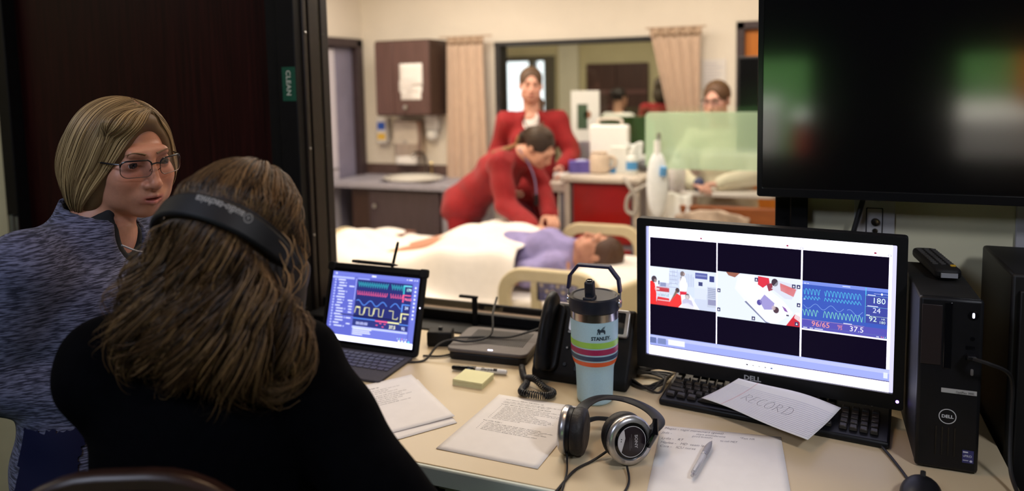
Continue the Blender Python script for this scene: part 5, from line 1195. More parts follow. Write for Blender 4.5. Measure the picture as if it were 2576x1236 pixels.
G().lathe([(.0035, 0), (.0035, .001), (.0022, .001)], 12, TR((.034, -.1462, .255), Rx(PI / 2))).build('audio_jack', M_gloss, pc, smooth=True)
for z in (.235, .215): G().b2((.024, -.1468, z), (.038, -.1458, z + .006)).build('usb_port', M_gloss, pc)
G().prism(rounded(.0045, .012, .002, 4), .0012, TR((.035, -.1462, .193), FACE)).build('usb_c_port', M_silver, pc)
G().b2((-.012, -.1472, .150), (.044, -.1460, .158)).build('name_strip', mat('strip_grey', (.40, .39, .38), .5), pc); q = Print(TR((.011, -.1474, .1515), FACE)); q.text('OptiPlex 3000', 0, 0, .0058, (.06, .06, .06), width=.85); q.build('lettering', M_print, pc)
q = Print(TR((-.0005, -.1466, .105), FACE)); q.line([(.0135 * math.cos(2 * PI * k / 36), .0135 * math.sin(2 * PI * k / 36)) for k in range(37)], .0014, (.60, .60, .62)); q.text('DELL', 0, -.0028, .0082, (.60, .60, .62), align='CENTER', bold=.00025, width=1.05); q.build('logo', M_print, pc)
q = Print(TR((.025, -.1466, .022), FACE)); q.rect(0, 0, .018, .024, (.035, .035, .14)); q.up(); q.text('vPRO', .001, .011, .006, (.7, .7, .8)); q.rect(.001, .019, .009, .0215, (.6, .6, .7)); q.rect(.001, .004, .010, .0055, (.5, .5, .6)); q.circ(.014, .004, .0022, (.5, .5, .65)); q.build('badge', M_print, pc)
t = thing('remote_control', 'black remote control lying on top of the computer tower', 'remote', (.262, -.285, DESK + .326), rotz=.10)
G().prism(rounded(.048, .20, .014, 6, 0, .10), .02).build('body', M_blk2, t, bevel=.006)
G().prism(rounded(.03, .004, .0015, 3, 0, -.001), .009, TR((0, 0, .004))).build('grey_tip', mat('remote_grey', (.25, .25, .27), .4), t)
bk_ = None
for j in range(10):
    for i in range(3):
        if bk_ is None: bk_ = G().prism(rounded(.0095, .007, .002, 3), .002).build('button', mat('button_grey', (.05, .048, .048), .5), t); o = bk_
        else: o = lib(bk_)
        o.location = (-.014 + .014 * i, .045 + .0145 * j, .0202)
G().prism(rounded(.0095, .007, .002, 3), .0024, TR((.014, .0305, .0202))).build('button', mat('amber_button', (.55, .32, .02), .5), t)['label'] = 'amber button'
t = at_desk('front_cable', 'black cable plugged into the front of the computer tower hanging down on its right', 'cable', .31, -.43)
G().tube(bez([(-.032, -.012, .225), (-.01, -.02, .222), (.022, -.005, .205), (.036, .02, .17), (.036, .02, .10), (.032, -.01, .03), (.036, -.06, .004)], 8), .0035, 6).build('cable', M_cable, t, smooth=True); G().box((-.033, -.003, .225), (.015, .018, .008)).build('plug', M_blk, t, bevel=.002)
t = thing('equipment_cabinet', 'tall black equipment cabinet cut off by the right edge', 'cabinet', (.56, -.17, 0))
G().b2((-.197, -.13, .02), (.25, .13, 1.30)).build('body', mat('cabinet_black', (.008, .007, .008), .5, var=.2), t, bevel=.006); G().b2((-.185, -.14, .06), (.24, -.13, 1.27)).build('door', mat('cabinet_black'), t, bevel=.003)
for x in (-.17, .22):
    for y in (-.1, .1): G().b2((x - .015, y - .015, 0), (x + .015, y + .015, .02)).build('foot', M_blk, t)
G().tube([(-.16, -.155, .6), (-.16, -.155, .75)], .006, 8).tube([(-.16, -.155, .61), (-.16, -.138, .61)], .005, 6).tube([(-.16, -.155, .74), (-.16, -.138, .74)], .005, 6).build('handle', M_blk, t, smooth=True)

# ---- wall plates, television
M_plate = mat('white_wall_plate', (.50, .48, .47), .4)
t = thing('outlet_plate', 'white wall plate with a round coaxial socket under the television', 'wall plate', (.149, 0, 1.345))
G().prism(rounded(.087, .13, .005, 4), .006, TR((0, 0, 0), FACE)).build('plate', M_plate, t, bevel=.0015)
g = G(); ringprism(g, rounded(.036, .068, .002, 3, 0, -.012), rounded(.032, .064, .002, 3, 0, -.012), .001, TR((0, -.0061, 0), FACE)); g.build('recess', M_gloss, t)
G().lathe([(.0095, 0), (.0095, .003), (.0065, .003), (.0065, .008), (.003, .0085)], 18, TR((.002, -.006, -.012), Rx(PI / 2))).build('socket', mat('dark_chrome'), t, smooth=True, angle=40); G().lathe([(.006, 0), (.006, .003), (.003, .0032)], 14, TR((.002, -.006, -.033), Rx(PI / 2))).build('socket', mat('dark_chrome'), t, smooth=True, angle=40)
q = Print(TR((-.002, -.0064, .036), FACE)); q.text('15R', 0, 0, .008, (.2, .19, .19)); q.build('lettering', M_print, t)
t = thing('outlet_plate', 'grey blank wall plate at the right edge beside the television', 'wall plate', (.475, 0, 1.325)); G().prism(rounded(.087, .14, .005, 4), .008, TR((0, 0, 0), FACE)).build('plate', mat('grey_wall_plate', (.42, .40, .42), .4), t, bevel=.002)
for z in (-.045, .045): G().lathe([(.003, 0), (.003, .001), (.001, .0013)], 10, TR((0, -.008, z), Rx(PI / 2))).build('screw', M_steel, t)
tv = thing('television', 'large black wall television hanging over the right half of the counter', 'television', (.44, -.06, 1.40), rot=(.05, 0, 0))
TW, TH = 1.10, .62
g = G(); ringprism(g, rounded(TW, TH, .006, 3, 0, TH / 2), rounded(TW - .024, TH - .034, .003, 3, 0, TH / 2 + .004), .028, TR((0, -.012, 0), FACE)); g.build('bezel', mat('tv_bezel', (.008, .008, .009), .16), tv, bevel=.002)
G().b2((-TW / 2 + .01, -.012, .01), (TW / 2 - .01, .0, TH - .01)).build('housing', M_blk2, tv, bevel=.004)
G().b2((-TW / 2 + .012, -.035, .021), (TW / 2 - .012, -.013, TH - .013)).build('screen', mat('tv_glass', (.002, .002, .003), .10, spec=1.0, ior=1.9), tv)
G().b2((-.12, 0, .15), (.12, .05, .45)).build('wall_bracket', M_blk2, tv)
t = thing('television_cable', 'black cable hanging down the wall below the television', 'cable', (.12, -.03, 1.28)); G().tube(bez([(-.03, 0, -.12), (-.022, 0, .0), (.0, 0, .10), (.02, .0, .2)], 6), .006, 8).build('cable', M_cable, t, smooth=True)
# ------------------------------------------------------------------ people
M_skin = mat('skin', rough=.48, attr=True, sss=.12, var=.06, scale=160, bump=.05, col=(1, 1, 1))
M_skin_far = mat('skin_far', rough=.5, attr=True)
def folds(a, f=1.0, sx=0.0, sy=0.0, sz=0.0):
    return lambda X, Y, Z: a * (np.sin(f * (23 * X + 31 * Z + sx) + 2 * np.sin(f * (13 * Y + 7 * Z + sy))) + .7 * np.sin(f * (41 * Z + 19 * Y - 11 * X + sz) + 1.5 * np.sin(f * 17 * X)))
def clothe(root, name, s, m, res, noise=None, relax=1, **k): V, Q = s.mesh(res, noise=noise, **k); return np_mesh(name, V, Q, m, root, relax=relax)
def jacket_sdf(J, g=.012, loose=.012, sleeves=True):
    s = Sdf(); torso_sdf(J, s, bust=J.get('bust', .5), girth=J.get('girth', 1))
    if sleeves: arm_sdf(J, s, grow=loose - g)
    s = s.grow(g); up = unit(A(J['chest']) - A(J['pelvis']))
    pe = A(J['pelvis']); B = J['tb']; fw = unit(B[:, 1] - up * (B[:, 1] @ up)); gi = J.get('girth', 1)
    s.el(pe - up * J.get('hem', .10) * .6, (.166 * gi + g, .120 * gi + g, .13), .05, np.stack([np.cross(fw, up), fw, up], 1)); s.clip(pe - up * (J.get('hem', .10) + .03), -up)
    return s
def trousers_sdf(J, g=.012):
    s = Sdf(); up = unit(A(J['chest']) - A(J['pelvis'])); pe = A(J['pelvis']); B = J['tb']; fw = unit(B[:, 1] - up * (B[:, 1] @ up)); T = np.stack([np.cross(fw, up), fw, up], 1)
    s.el(pe, (.165, .118, .13), .03, T); leg_sdf(J, s); s = s.grow(g); s.clip(pe + up * J.get('tclip', .06), up); return s
def shoes(root, J, m):
    for e in 'LR':
        a = A(J['an' + e]); fd = A(J.get('foot', J['tb'][:, 1])); fd = unit((fd[0], fd[1], 0)); s = Sdf(); s.rc(a + A((0, 0, -.04)) - fd * .035, a + A((0, 0, -.052)) + fd * .16, .043, .034, .02); s.clip(a + A((0, 0, -.085)), (0, 0, -1))
        clothe(root, 'shoe', s, m, .008)
def local(P, J): return (P - J['hd']) @ J['hb']
def world_(L, J): return L @ J['hb'].T + J['hd']
def strands(root, J, S, roots, dirfn, n, m, step, r, base, tip, zmin, face=None, wave=None, off=(.0, .004), name='hair_strands', parent=None, tight=.35, press=None, locks=140, zvar=.03):
    """S hair surface in head space; returns a mesh of many tapering locks"""
    P = roots(n); o = rng.uniform(off[0], off[1], n)
    W, Nn = flow(S, P, dirfn, m, step, o)
    t = np.linspace(0, 1, m); out = np.empty_like(W); nout = np.empty_like(W); keep = np.ones(n, bool); zl = zmin + rng.uniform(-.5, .5, n) * .03
    for i in range(n):
        bad = W[i, :, 2] < zl[i]
        if face is not None: bad |= face(W[i])
        e = int(np.argmax(bad)) if bad.any() else m - 1
        if e < 4: keep[i] = False; continue
        x = np.linspace(0, e, m)
        for d in range(3): out[i, :, d] = np.interp(x, np.arange(m), W[i, :, d]); nout[i, :, d] = np.interp(x, np.arange(m), Nn[i, :, d])
    out, nout = out[keep], nout[keep]; n = len(out)
    if wave:
        amp, cyc, p0 = wave; T = np.gradient(out, axis=1); T /= np.maximum(np.linalg.norm(T, axis=2, keepdims=True), 1e-9); Sd = np.cross(T, nout)
        nc = min(locks, max(8, n // 14)); ce = out[rng.choice(n, nc, False), m // 2]; cl = np.argmin(((out[:, m // 2][:, None] - ce[None]) ** 2).sum(2), 1)   # strands gather into locks
        ph = (rng.uniform(0, 2 * PI, nc)[cl] + rng.normal(0, .45, n))[:, None]; cy = (cyc * rng.uniform(.75, 1.3, nc)[cl] * rng.uniform(.95, 1.05, n))[:, None]; a = (amp * rng.uniform(.5, 1.5, nc)[cl])[:, None] * np.clip((t[None] - p0) / (1 - p0), 0, 1) ** .8
        out = out + (ce[cl][:, None] - out[:, m // 2][:, None]) * (tight * t[None, :, None] ** 1.3)
        out = out + Sd * (a * np.sin(ph + 2 * PI * cy * t[None]))[..., None] + nout * (a * .8 * (1 + np.cos(ph + 2 * PI * cy * t[None])))[..., None]
    if press is not None: out = press(out)
    R = J['hb']; PW = out @ R.T + J['hd']; NW = nout @ R.T
    V, Q = tubes_np(PW, NW, rng.uniform(.6, 1.4, n) * r)
    k = rng.uniform(0, 1, (n, 1, 1)) ** 1.3; c = (A(base)[None, None] * (1 - k) + A(tip)[None, None] * k) * np.ones((n, m, 1)); c = np.repeat(c[:, :, None], 4, 2).reshape(-1, 3)
    return np_mesh(name, V, Q, M_hair, parent or root, cols=c)
M_hair = mat('hair', rough=.42, attr=True, spec=.45)
def hair_core(root, J, S, col, res=.005, name='hair'):
    V, Q = S.xf(J['hb'], J['hd']).mesh(res); return np_mesh(name, V, Q, mat('hair_core_%.3f_%.3f' % col[:2], col, .6), root, relax=1)
def person(name, label, J, base, fine=None, res=.009, skin=None, **k):
    root = thing('person', label, 'person', (0, 0, 0)); s = body_of(J, **k)
    if fine is None: fine = [(J['hd'] + J['hb'] @ A((0, .01, -.02)), .135, .004)]
    V, Q = s.mesh(res, fine=fine); np_mesh('body', V, Q, skin or M_skin_far, root, cols=skin_cols(V, J, base), relax=0)
    return root
def spectacles(root, J, top=(.01, .009, .011), low=(.12, .07, .05), w=.052, h=.033, y=.110, thick=.0016):
    R = J['hb']; g = thing_child('glasses', root)
    H = lambda p: tuple(J['hd'] + R @ A(p))
    tops, lows = G(), G(); lens = []
    for e in (-1, 1):
        ol = rounded(w, h, .011, 6, e * .0345, -.004); n = len(ol); pts = [(x, y - .9 * max(0, abs(x) - .012) ** 2 * 9, z) for x, z in ol]
        up = [p for p in pts if p[2] > -.004]; up.sort(key=lambda p: p[0]); dn = [p for p in pts if p[2] <= .002]
        tops.tube([H(p) for p in up], thick, 8); lo = sorted([p for p in dn], key=lambda p: math.atan2(p[2] - .006, p[0] - e * .0345) if True else 0); lows.tube([H(p) for p in lo], thick * .55, 6)
        lens.append([H(p) for p in pts])
        tops.tube([H(q) for q in ((e * .0600, y - .022, .006), (e * .0685, y - .034, .006), (e * .0775, .03, .004), (e * .081, -.012, -.002))], [thick, thick * 1.2, thick * .9, thick * .9], 8)
        lows.tube([H(q) for q in ((e * .0105, y - .0005, -.006), (e * .0085, y - .008, -.012))], .001, 6)
    tops.tube([H(q) for q in ((-.0105, y, .003), (0, y + .002, .005), (.0105, y, .003))], thick, 8)
    tops.build('frame', mat('frame_%.2f' % top[0], top, .25), g, smooth=True); lows.build('lower_rim', mat('lower_rim', low, .3, metal=.3), g, smooth=True)
    for L in lens: G().add(L, [tuple(range(len(L)))]).build('lens', M_lens, g)
def thing_child(name, parent):
    o = bpy.data.objects.new(name, None); COL.objects.link(o); o.parent = parent; return o
M_lens = glass_mat('lens_glass', (.93, .90, .95), .07)

# ---- 1. the standing woman on the left
J = dict(tb=frame((.955, .30, 0)), hb=turned(-13, -8, 3), hd=A((-1.290, -.822, 1.545)), chest=(-1.365, -.885, 1.235), pelvis=(-1.275, -.93, .955), neck=(-1.338, -.862, 1.405),
         shL=(-1.415, -.725, 1.352), shR=(-1.325, -1.025, 1.352), elL=(-1.42, -.69, 1.12), elR=(-1.37, -1.06, 1.150), wrL=(-1.18, -.80, 1.085), wrR=(-1.135, -.955, 1.085),
         hdirL=(.75, -.6, .0), hdirR=(.6, .75, .0), hnL=(-.3, -.3, -.8), hnR=(-.3, 0, -.9), hipL=(-1.325, -.855, .90), hipR=(-1.275, -1.015, .90), knL=(-1.41, -.84, .49), knR=(-1.36, -1.0, .49), anL=(-1.50, -.83, .09), anR=(-1.45, -1.0, .09), bust=.9, girth=1.0, curl=.6, hem=.14)
W1 = person('person', 'standing woman with a blond bob and glasses in a heather blue zip top', J, (.50, .225, .14), skin=M_skin, res=.010,
            fine=[(J['hd'] + J['hb'] @ A((0, .02, -.02)), .125, .0022), (A((-1.13, -.87, 1.08)), .11, .0045)])
eye_parts(W1, J, (.05, .035, .03)); brows(W1, J, (.20, .12, .06))
G().tube([tuple(J['hd'] + J['hb'] @ A((x, .0885 - 6 * x * x, -.0692))) for x in (-.014, -.007, 0, .007, .014)], [.0012, .0018, .0018, .0018, .0012], 8).build('teeth', mat('teeth', (.62, .56, .48), .3), W1, smooth=True)
spectacles(W1, J)
M_heather = mat('heather_knit', (.135, .14, .235), .85, col2=(.012, .013, .034), scale=230, stretch=(.22, .22, 2.2), lo=.42, hi=.60, bump=.15, sheen=.1)
Jk = jacket_sdf(J, .016, .020); n_ = A(J['neck']); fw = J['tb'][:, 1]; rt = J['tb'][:, 0]
Jk.rc(n_ - A((0, 0, .02)), n_ + A((.004, .004, .035)), .078, .072, .02)
Jk.clip(n_ + A((0, 0, .038)) - fw * .0, unit(A((0, 0, 1)) + fw * .35))
Jk.p.append(('rc', n_ + A((0, 0, .10)), n_ + A((0, 0, .0)) + fw * .012, .064, .060, .01, -1))
Jk.el(n_ + fw * .085 + A((0, 0, -.012)), (.05, .06, .062), .012, J['tb'], op=-1)
clothe(W1, 'zip_top', Jk, M_heather, .0075, folds(.0028, 1.0), 2)
us = Sdf(); torso_sdf(J, us, bust=.9, girth=1.04); us = us.grow(.006); us.rc(n_ - A((0, 0, .03)), n_ + A((0, 0, .012)), .074, .066, .02); us.clip(n_ + A((0, 0, .012)), unit(A((0, 0, 1)) - fw * .55)); us.clip(n_ - A((0, 0, .16)), (0, 0, -1))
us.el(n_ + fw * .075 + A((0, 0, -.008)), (.034, .05, .05), .012, J['tb'], op=-1)
clothe(W1, 'undershirt', us, mat('black_knit', (.006, .006, .008), .8), .006, None, 1)
zp = [n_ + fw * a + rt * b + A((0, 0, c)) for a, b, c in ((.083, .052, -.030), (.101, .030, -.047), (.113, .006, -.054), (.118, -.016, -.062), (.120, -.030, -.085), (.122, -.034, -.12))]
G().tube(bez(zp, 6), .0030, 8, flat=.6).build('zipper', mat('zip_grey', (.40, .40, .44), .35, metal=.4), W1, smooth=True)
side = A(J['pelvis']) + rt * .142 + fw * .02
pn = Sdf(); pn.rc(side + A((0, 0, .075)), side + A((0, 0, -.12)), .050, .052, .01)
pn2 = jacket_sdf(J, .0185, .0); V, Q = pn2.mesh(.008, noise=folds(.0028, 1.0))
c_ = V[Q].mean(1); rel = c_ - A(J['pelvis']); k_ = (np.abs(rel @ fw - .0) < .055) & (rel @ rt > .06) & (rel[:, 2] < .125); Qs = Q[k_]; us_, inv = np.unique(Qs, return_inverse=True)
np_mesh('side_panel', V[us_], inv.reshape(Qs.shape), mat('navy_panel', (.004, .005, .030), .8, spec=.2), W1)
clothe(W1, 'trousers', trousers_sdf(J, .010), mat('charcoal_trousers', (.03, .03, .045), .85), .012, folds(.003, .8), 1); shoes(W1, J, mat('shoe_black', (.02, .02, .02), .5))
HS = Sdf(); HS.el((0, -.022, .030), (.085, .105, .084))
HS.el((0, -.030, -.02), (.098, .088, .080), .04); HS.el((.07, -.022, -.058), (.034, .052, .062), .03); HS.el((-.07, -.026, -.05), (.032, .05, .060), .03); HS.el((0, -.088, -.030), (.084, .050, .074), .04)
HS.el((.02, .058, .080), (.050, .026, .022), .02)
HS.el((-.012, .125, -.028), (.064, .092, .112), .012, op=-1); HS.el((0, .02, -.15), (.075, .07, .075), .02, op=-1)
hc = hair_core(W1, J, HS, (.13, .075, .032))
def rts(n):
    a = rng.uniform(0, 1, n); y = .075 - .135 * a + rng.normal(0, .004, n); x = -.022 + rng.normal(0, .007, n); z = .13 * np.ones(n)
    m_ = rng.uniform(0, 1, n) < .45; th = rng.uniform(-.2, PI + .2, n); x = np.where(m_, .07 * np.cos(th) * rng.uniform(.3, 1, n), x); y = np.where(m_, -.03 - .08 * np.sin(th), y)
    return np.stack([x, y, z * np.where(m_, .9, 1)], 1)
def dr(P, t): sgn = np.sign(P[:, 0] + .022 + 1e-4); return np.stack([sgn * .85 + 0 * P[:, 0], np.clip((P[:, 1] - .03) * 2.2, -.45, .06), -1.1 + 0 * P[:, 0]], 1)
strands(W1, J, HS, rts, dr, 2600, 38, .0090, .00095, (.105, .060, .024), (.52, .36, .17), -.112, face=lambda L: (np.abs(L[:, 0] + .012) < .050) & (L[:, 1] > .068) & (L[:, 2] < .040), off=(-.001, .004), wave=(.0016, 1.1, .25))

# ---- 2. the seated woman in black
def ppt(x, y, z): return A((x, y, z))
J = dict(tb=frame((-.37, .93, 0)), hb=turned(110, -10, 9), hd=A((-.795, -1.045, 1.446)), chest=(-.835, -1.085, 1.135), pelvis=(-.80, -1.15, .815), neck=(-.822, -1.082, 1.318),
         shL=(-.975, -1.141, 1.255), shR=(-.712, -1.040, 1.252), elL=(-1.00, -1.02, 1.03), elR=(-.520, -1.055, 1.045), wrL=(-.94, -.74, 1.003), wrR=(-.80, -.83, 1.003),
         hdirL=(.25, 1, -.08), hdirR=(-.65, .75, -.1), hnL=(0, 0, -1), hnR=(0, 0, -1), hipL=(-.89, -1.12, .805), hipR=(-.74, -1.07, .805), knL=(-1.03, -.76, .80), knR=(-.87, -.70, .80), anL=(-1.02, -.80, .40), anR=(-.86, -.74, .40), foot=(-.3, .95, 0), bust=.5, girth=1.08, curl=.35, hem=.08, tclip=.22)
W2 = person('person', 'seated woman with long wavy brown hair seen from behind in a black jacket', J, (.55, .28, .19), res=.010, fine=[(J['hd'], .13, .005), (A((-.85, -.76, .98)), .10, .0045)])
eye_parts(W2, J)
M_blackcloth = mat('black_jersey', (.0016, .0016, .0026), .95, spec=.05, var=.3, scale=60)
Jk = jacket_sdf(J, .016, .024); Jk.clip(A(J['neck']) + A((0, 0, .02)), (0, 0, 1)); clothe(W2, 'jacket', Jk, M_blackcloth, .009, folds(.004, .9, 1, 2, 3), 2)
clothe(W2, 'trousers', trousers_sdf(J, .012), M_blackcloth, .012, folds(.003, .8), 1); shoes(W2, J, mat('shoe_black'))
HS = Sdf(); HS.el((0, -.020, .030), (.083, .099, .090)); HS.el((0, -.036, -.045), (.088, .074, .10), .05); HS.el((0, -.055, -.125), (.118, .050, .07), .06); HS.el((.072, -.024, -.075), (.038, .05, .08), .04); HS.el((-.072, -.024, -.075), (.038, .05, .08), .04)
HS.el((0, .13, -.06), (.064, .10, .12), .012, op=-1)
hair_core(W2, J, HS, (.014, .007, .004), .006)
def rts2(n):
    a = rng.uniform(0, 1, n); x = rng.normal(0, .022, n); y = .07 - .17 * a; z = .14 - .5 * np.maximum(0, -.05 - y)
    m_ = rng.uniform(0, 1, n) < .5; th = rng.uniform(-.4, PI + .4, n); q = rng.uniform(.2, 1.1, n); return np.stack([np.where(m_, .10 * np.cos(th) * q, x), np.where(m_, -.02 - .115 * np.sin(th) * q, y), np.where(m_, .12 - .10 * q, z)], 1)
def dr2(P, t): return np.stack([P[:, 0] * 7, -.30 + P[:, 1] * 0 - .6 * (P[:, 2] > .04), -1.0 + 0 * P[:, 0]], 1)
def press2(P):      # the band of the worn headphones presses the locks down
    R6 = np.array(Ry(math.radians(9))); q = (P - A((-.008, -.002, -.004))) @ R6 - A((0, 0, -.030)); tl_, nn_ = A((0, -.84, .54)), A((0, .54, .84))
    a = q[..., 0] / .106; b = (q @ tl_) / .144; w = q @ nn_; rho = np.sqrt(a ** 2 + b ** 2); lim = .985 + np.maximum(np.abs(w) - .021, 0) * 6.0
    sc = np.where((np.abs(w) < .05) & (rho > lim) & (b > -.05), lim / np.maximum(rho, 1e-6), 1.0)
    q2 = np.zeros_like(q); q2[..., 0] = q[..., 0] * sc; q2 += ((q @ tl_) * sc)[..., None] * tl_ + w[..., None] * nn_
    return (q2 + A((0, 0, -.030))) @ R6.T + A((-.008, -.002, -.004))
fc2 = lambda L: (np.abs(L[:, 0]) < .055) & (L[:, 1] > .06) & (L[:, 2] < .05)
strands(W2, J, HS, rts2, dr2, 3000, 48, .0082, .00085, (.008, .0035, .0022), (.125, .060, .021), -.175, face=fc2, off=(-.003, .003), wave=(.017, 3.1, .15), tight=.86, press=press2, locks=110, zvar=.05)
strands(W2, J, HS, rts2, dr2, 900, 48, .0086, .0007, (.025, .012, .006), (.30, .165, .065), -.205, face=fc2, off=(.001, .008), wave=(.022, 2.7, .2), tight=.88, press=press2, locks=60, zvar=.06)
# loose curls standing off the right of the hair
fl = []
for k in range(26):
    z0 = rng.uniform(-.06, .05); x0 = .080 + rng.uniform(0, .01); y0 = rng.uniform(-.09, -.02); a, b, c_, ph = rng.uniform(.008, .03), rng.uniform(.010, .022), rng.uniform(.05, .11), rng.uniform(0, 6.28)
    t = np.linspace(0, 1, 30); fl.append(np.stack([x0 + a * np.sin(2.6 * t) + b * .6 * np.sin(ph + 7 * t) * t, y0 - .02 * t + b * .6 * np.cos(ph + 7 * t) * t, z0 - c_ * t + b * .35 * np.sin(9 * t + ph) * t], 1))
fl = np.stack(fl) @ J['hb'].T + J['hd']; V, Q = tubes_np(fl, np.broadcast_to(J['hb'] @ A((1, 0, 0)), fl.shape), np.full(len(fl), .0011)); np_mesh('loose_curls', V, Q, M_hair, W2, cols=np.tile(A((.34, .19, .075)), (len(V), 1)))
# headphones worn on the head
hp = thing('headphones', 'black headphones worn round the back of the seated woman’s head, lettered on the band', 'headphones', tuple(J['hd'] + J['hb'] @ A((-.008, -.002, -.004)))); R3 = Matrix([list(map(float, r)) for r in J['hb']]); hp.rotation_euler = (R3 @ Ry(math.radians(9))).to_euler()
tl = A((0, -.84, .54)); nn = A((0, .54, .84))   # arc plane: across the head and along tl; nn is the band's width direction
def band(th, w, r=0.0):
    p = A((-(.106 + r) * math.cos(th), 0, -.030)) + tl * (.144 + r) * math.sin(th); return p + nn * w
g = G(); hw = .019
for (r0, nm) in ((.0, 'o'),):
    N_ = 44; rings = []
    for i in range(N_ + 1):
        th = PI * i / N_; k = .55 + .45 * math.sin(th); rings.append([band(th, -hw * k, .004), band(th, hw * k, .004), band(th, hw * k, .014), band(th, -hw * k, .014)])
    V = [tuple(p) for r in rings for p in r]; g.add(V, [(4 * i + k, 4 * i + (k + 1) % 4, 4 * i + 4 + (k + 1) % 4, 4 * i + 4 + k) for i in range(N_) for k in range(4)])
g.build('headband', mat('padded_black', (.006, .006, .008), .55), hp, bevel=.004, smooth=True, angle=60)
for e in (-1, 1):
    a = Vector((e, .05, .05)).normalized(); M = TR((e * .098, .004, -.034), a.to_track_quat('Z', 'Y').to_matrix())
    G().lathe([(.02, -.03), (.042, -.028), (.046, -.016), (.044, -.004), (.040, .0), (.040, .010), (.034, .017), (.001, .019)], 32, M).build('ear_cup', mat('satin_black_plastic'), hp, smooth=True, angle=40)
    G().tube([tuple(band(0 if e < 0 else PI, 0, .009)), (e * .112, -.02, .0), (e * .116, .0, -.03)], .006, 8).build('yoke', M_gloss, hp, smooth=True)
class BandPrint(Print):
    def pt(s, x, y): 
        th = PI / 2 - .05 - x / .148; return Vector(tuple(band(th, -y, .0143 + s.z)))
# letters run along the band, upside down when seen from behind
q = BandPrint(None); q.text('audio-technica', -.060, -.0135, .0155, (.30, .29, .28), bold=.0004, width=.95)
n = 24; q.line([(-.0685 + .0065 * math.cos(2 * PI * k / n), -.008 + .0065 * math.sin(2 * PI * k / n)) for k in range(n + 1)], .0012, (.3, .29, .28)); q.text('A', -.0715, -.0115, .0095, (.3, .29, .28))
q.build('lettering', M_print, hp)
# chair of the seated woman
ch = thing('office_chair', 'dark stool with a rounded wood-rimmed back in the bottom left corner', 'chair', (-.80, -1.18, 0), rotz=math.radians(24))
M_rim = mat('dark_rim_wood', (.030, .012, .008), .35, var=.3, scale=8, stretch=(4, 4, 1)); BT = TR((-.025, -.165, .722), Rx(PI / 2 - .12) @ Ry(0))
g = G(); ringprism(g, [(x, y + .245) for x, y in rounded(.40, .49, .17, 10)], [(x, y + .245) for x, y in rounded(.345, .435, .145, 10)], .03, BT @ TR((0, 0, -.015))); g.build('back_rim', M_rim, ch, smooth=True, bevel=.008)
G().prism([(x, y + .242) for x, y in rounded(.335, .425, .14, 10)], .022, BT @ TR((0, 0, -.008))).build('back_pad', mat('steel_blue_fabric', (.16, .18, .23), .8, var=.1, scale=80), ch, smooth=True, bevel=.008)
G().prism(rounded(.44, .42, .1, 6), .05, TR((0, .02, .645))).build('seat', mat('steel_blue_fabric'), ch, bevel=.015)
G().tube([(0, 0, .08), (0, 0, .65)], .025, 12).build('column', M_steel, ch, smooth=True)
for s_ in (-1, 1): G().tube(bez([(.12 * s_, -.10, .66), (.13 * s_, -.18, .68), (.13 * s_, -.165, .80)], 6), .013, 8).build('back_support', M_rim, ch, smooth=True)
for k in range(5): a = 2 * PI * k / 5 + .3; G().tube([(0, 0, .10), (.26 * math.cos(a), .26 * math.sin(a), .06)], [.022, .014], 8).build('leg', M_blk2, ch, smooth=True); G().lathe([(.01, -.012), (.028, -.01), (.028, .01), (.01, .012)], 14, TR((.26 * math.cos(a), .26 * math.sin(a), .03), Rx(PI / 2))).build('caster', M_blk2, ch, smooth=True)
G().tube([(.17 * math.cos(2 * PI * k / 24), .17 * math.sin(2 * PI * k / 24), .30) for k in range(25)], .011, 8).build('foot_ring', M_steel, ch, smooth=True)

# ---- far people
M_redcloth = mat('red_scrubs', (.29, .005, .008), .8, var=.12, scale=30, sheen=.1); M_redtr = mat('dark_red_trousers', (.30, .008, .012), .85)
def far_hair(root, J, style, col, tip):
    S = Sdf(); S.el((0, -.020, .036), (.081, .101, .092))
    S.el((0, .115, -.015), (.062, .07, .112), .010, op=-1); S.el((0, .06, -.12), (.09, .09, .075), .02, op=-1)
    if style == 'pony': S.rc((0, -.11, .04), (0, -.135, -.02), .028, .03, .02); S.rc((0, -.135, -.02), (0, -.13, -.16), .03, .016, .02)
    if style == 'bun': S.el((0, -.12, .045), (.045, .035, .045), .012)
    if style == 'tail_left': S.rc((-.02, -.10, -.03), (-.075, -.05, -.12), .026, .022, .02); S.rc((-.075, -.05, -.12), (-.085, .075, -.30), .022, .012, .02)
    if style == 'long': S.el((0, -.06, -.08), (.09, .06, .12), .03)
    if style == 'tail_back': S.rc((0, -.11, .0), (0.0, -.17, -.05), .026, .022, .02); S.rc((0, -.17, -.05), (.02, -.25, -.02), .022, .010, .02)
    hair_core(root, J, S, col, .006)
    def rt_(n): th = rng.uniform(0, PI, n); return np.stack([rng.normal(0, .03, n), .06 - .10 * rng.uniform(0, 1, n), .13 + 0 * th], 1)
    strands(root, J, S, rt_, lambda P, t: np.stack([P[:, 0] * 10, -1.0 + 0 * P[:, 0], -.7 + 0 * P[:, 0]], 1), 260, 20, .010, .0022, col, tip, -.07, face=lambda L: (np.abs(L[:, 0]) < .055) & (L[:, 1] > .06) & (L[:, 2] < .05), off=(-.001, .002))
def std(J, hipc, yaw, seat=False):
    f = A((math.cos(math.radians(yaw)), math.sin(math.radians(yaw)), 0)); r = np.cross(f, (0, 0, 1)); h = A(hipc)
    for e, s_ in (('L', -1), ('R', 1)): J['hip' + e] = h + r * s_ * .085 - A((0, 0, .05)); J['kn' + e] = A((h[0], h[1], .49)) + r * s_ * .09 + f * .02; J['an' + e] = A((h[0], h[1], .09)) + r * s_ * .10
    return f, r
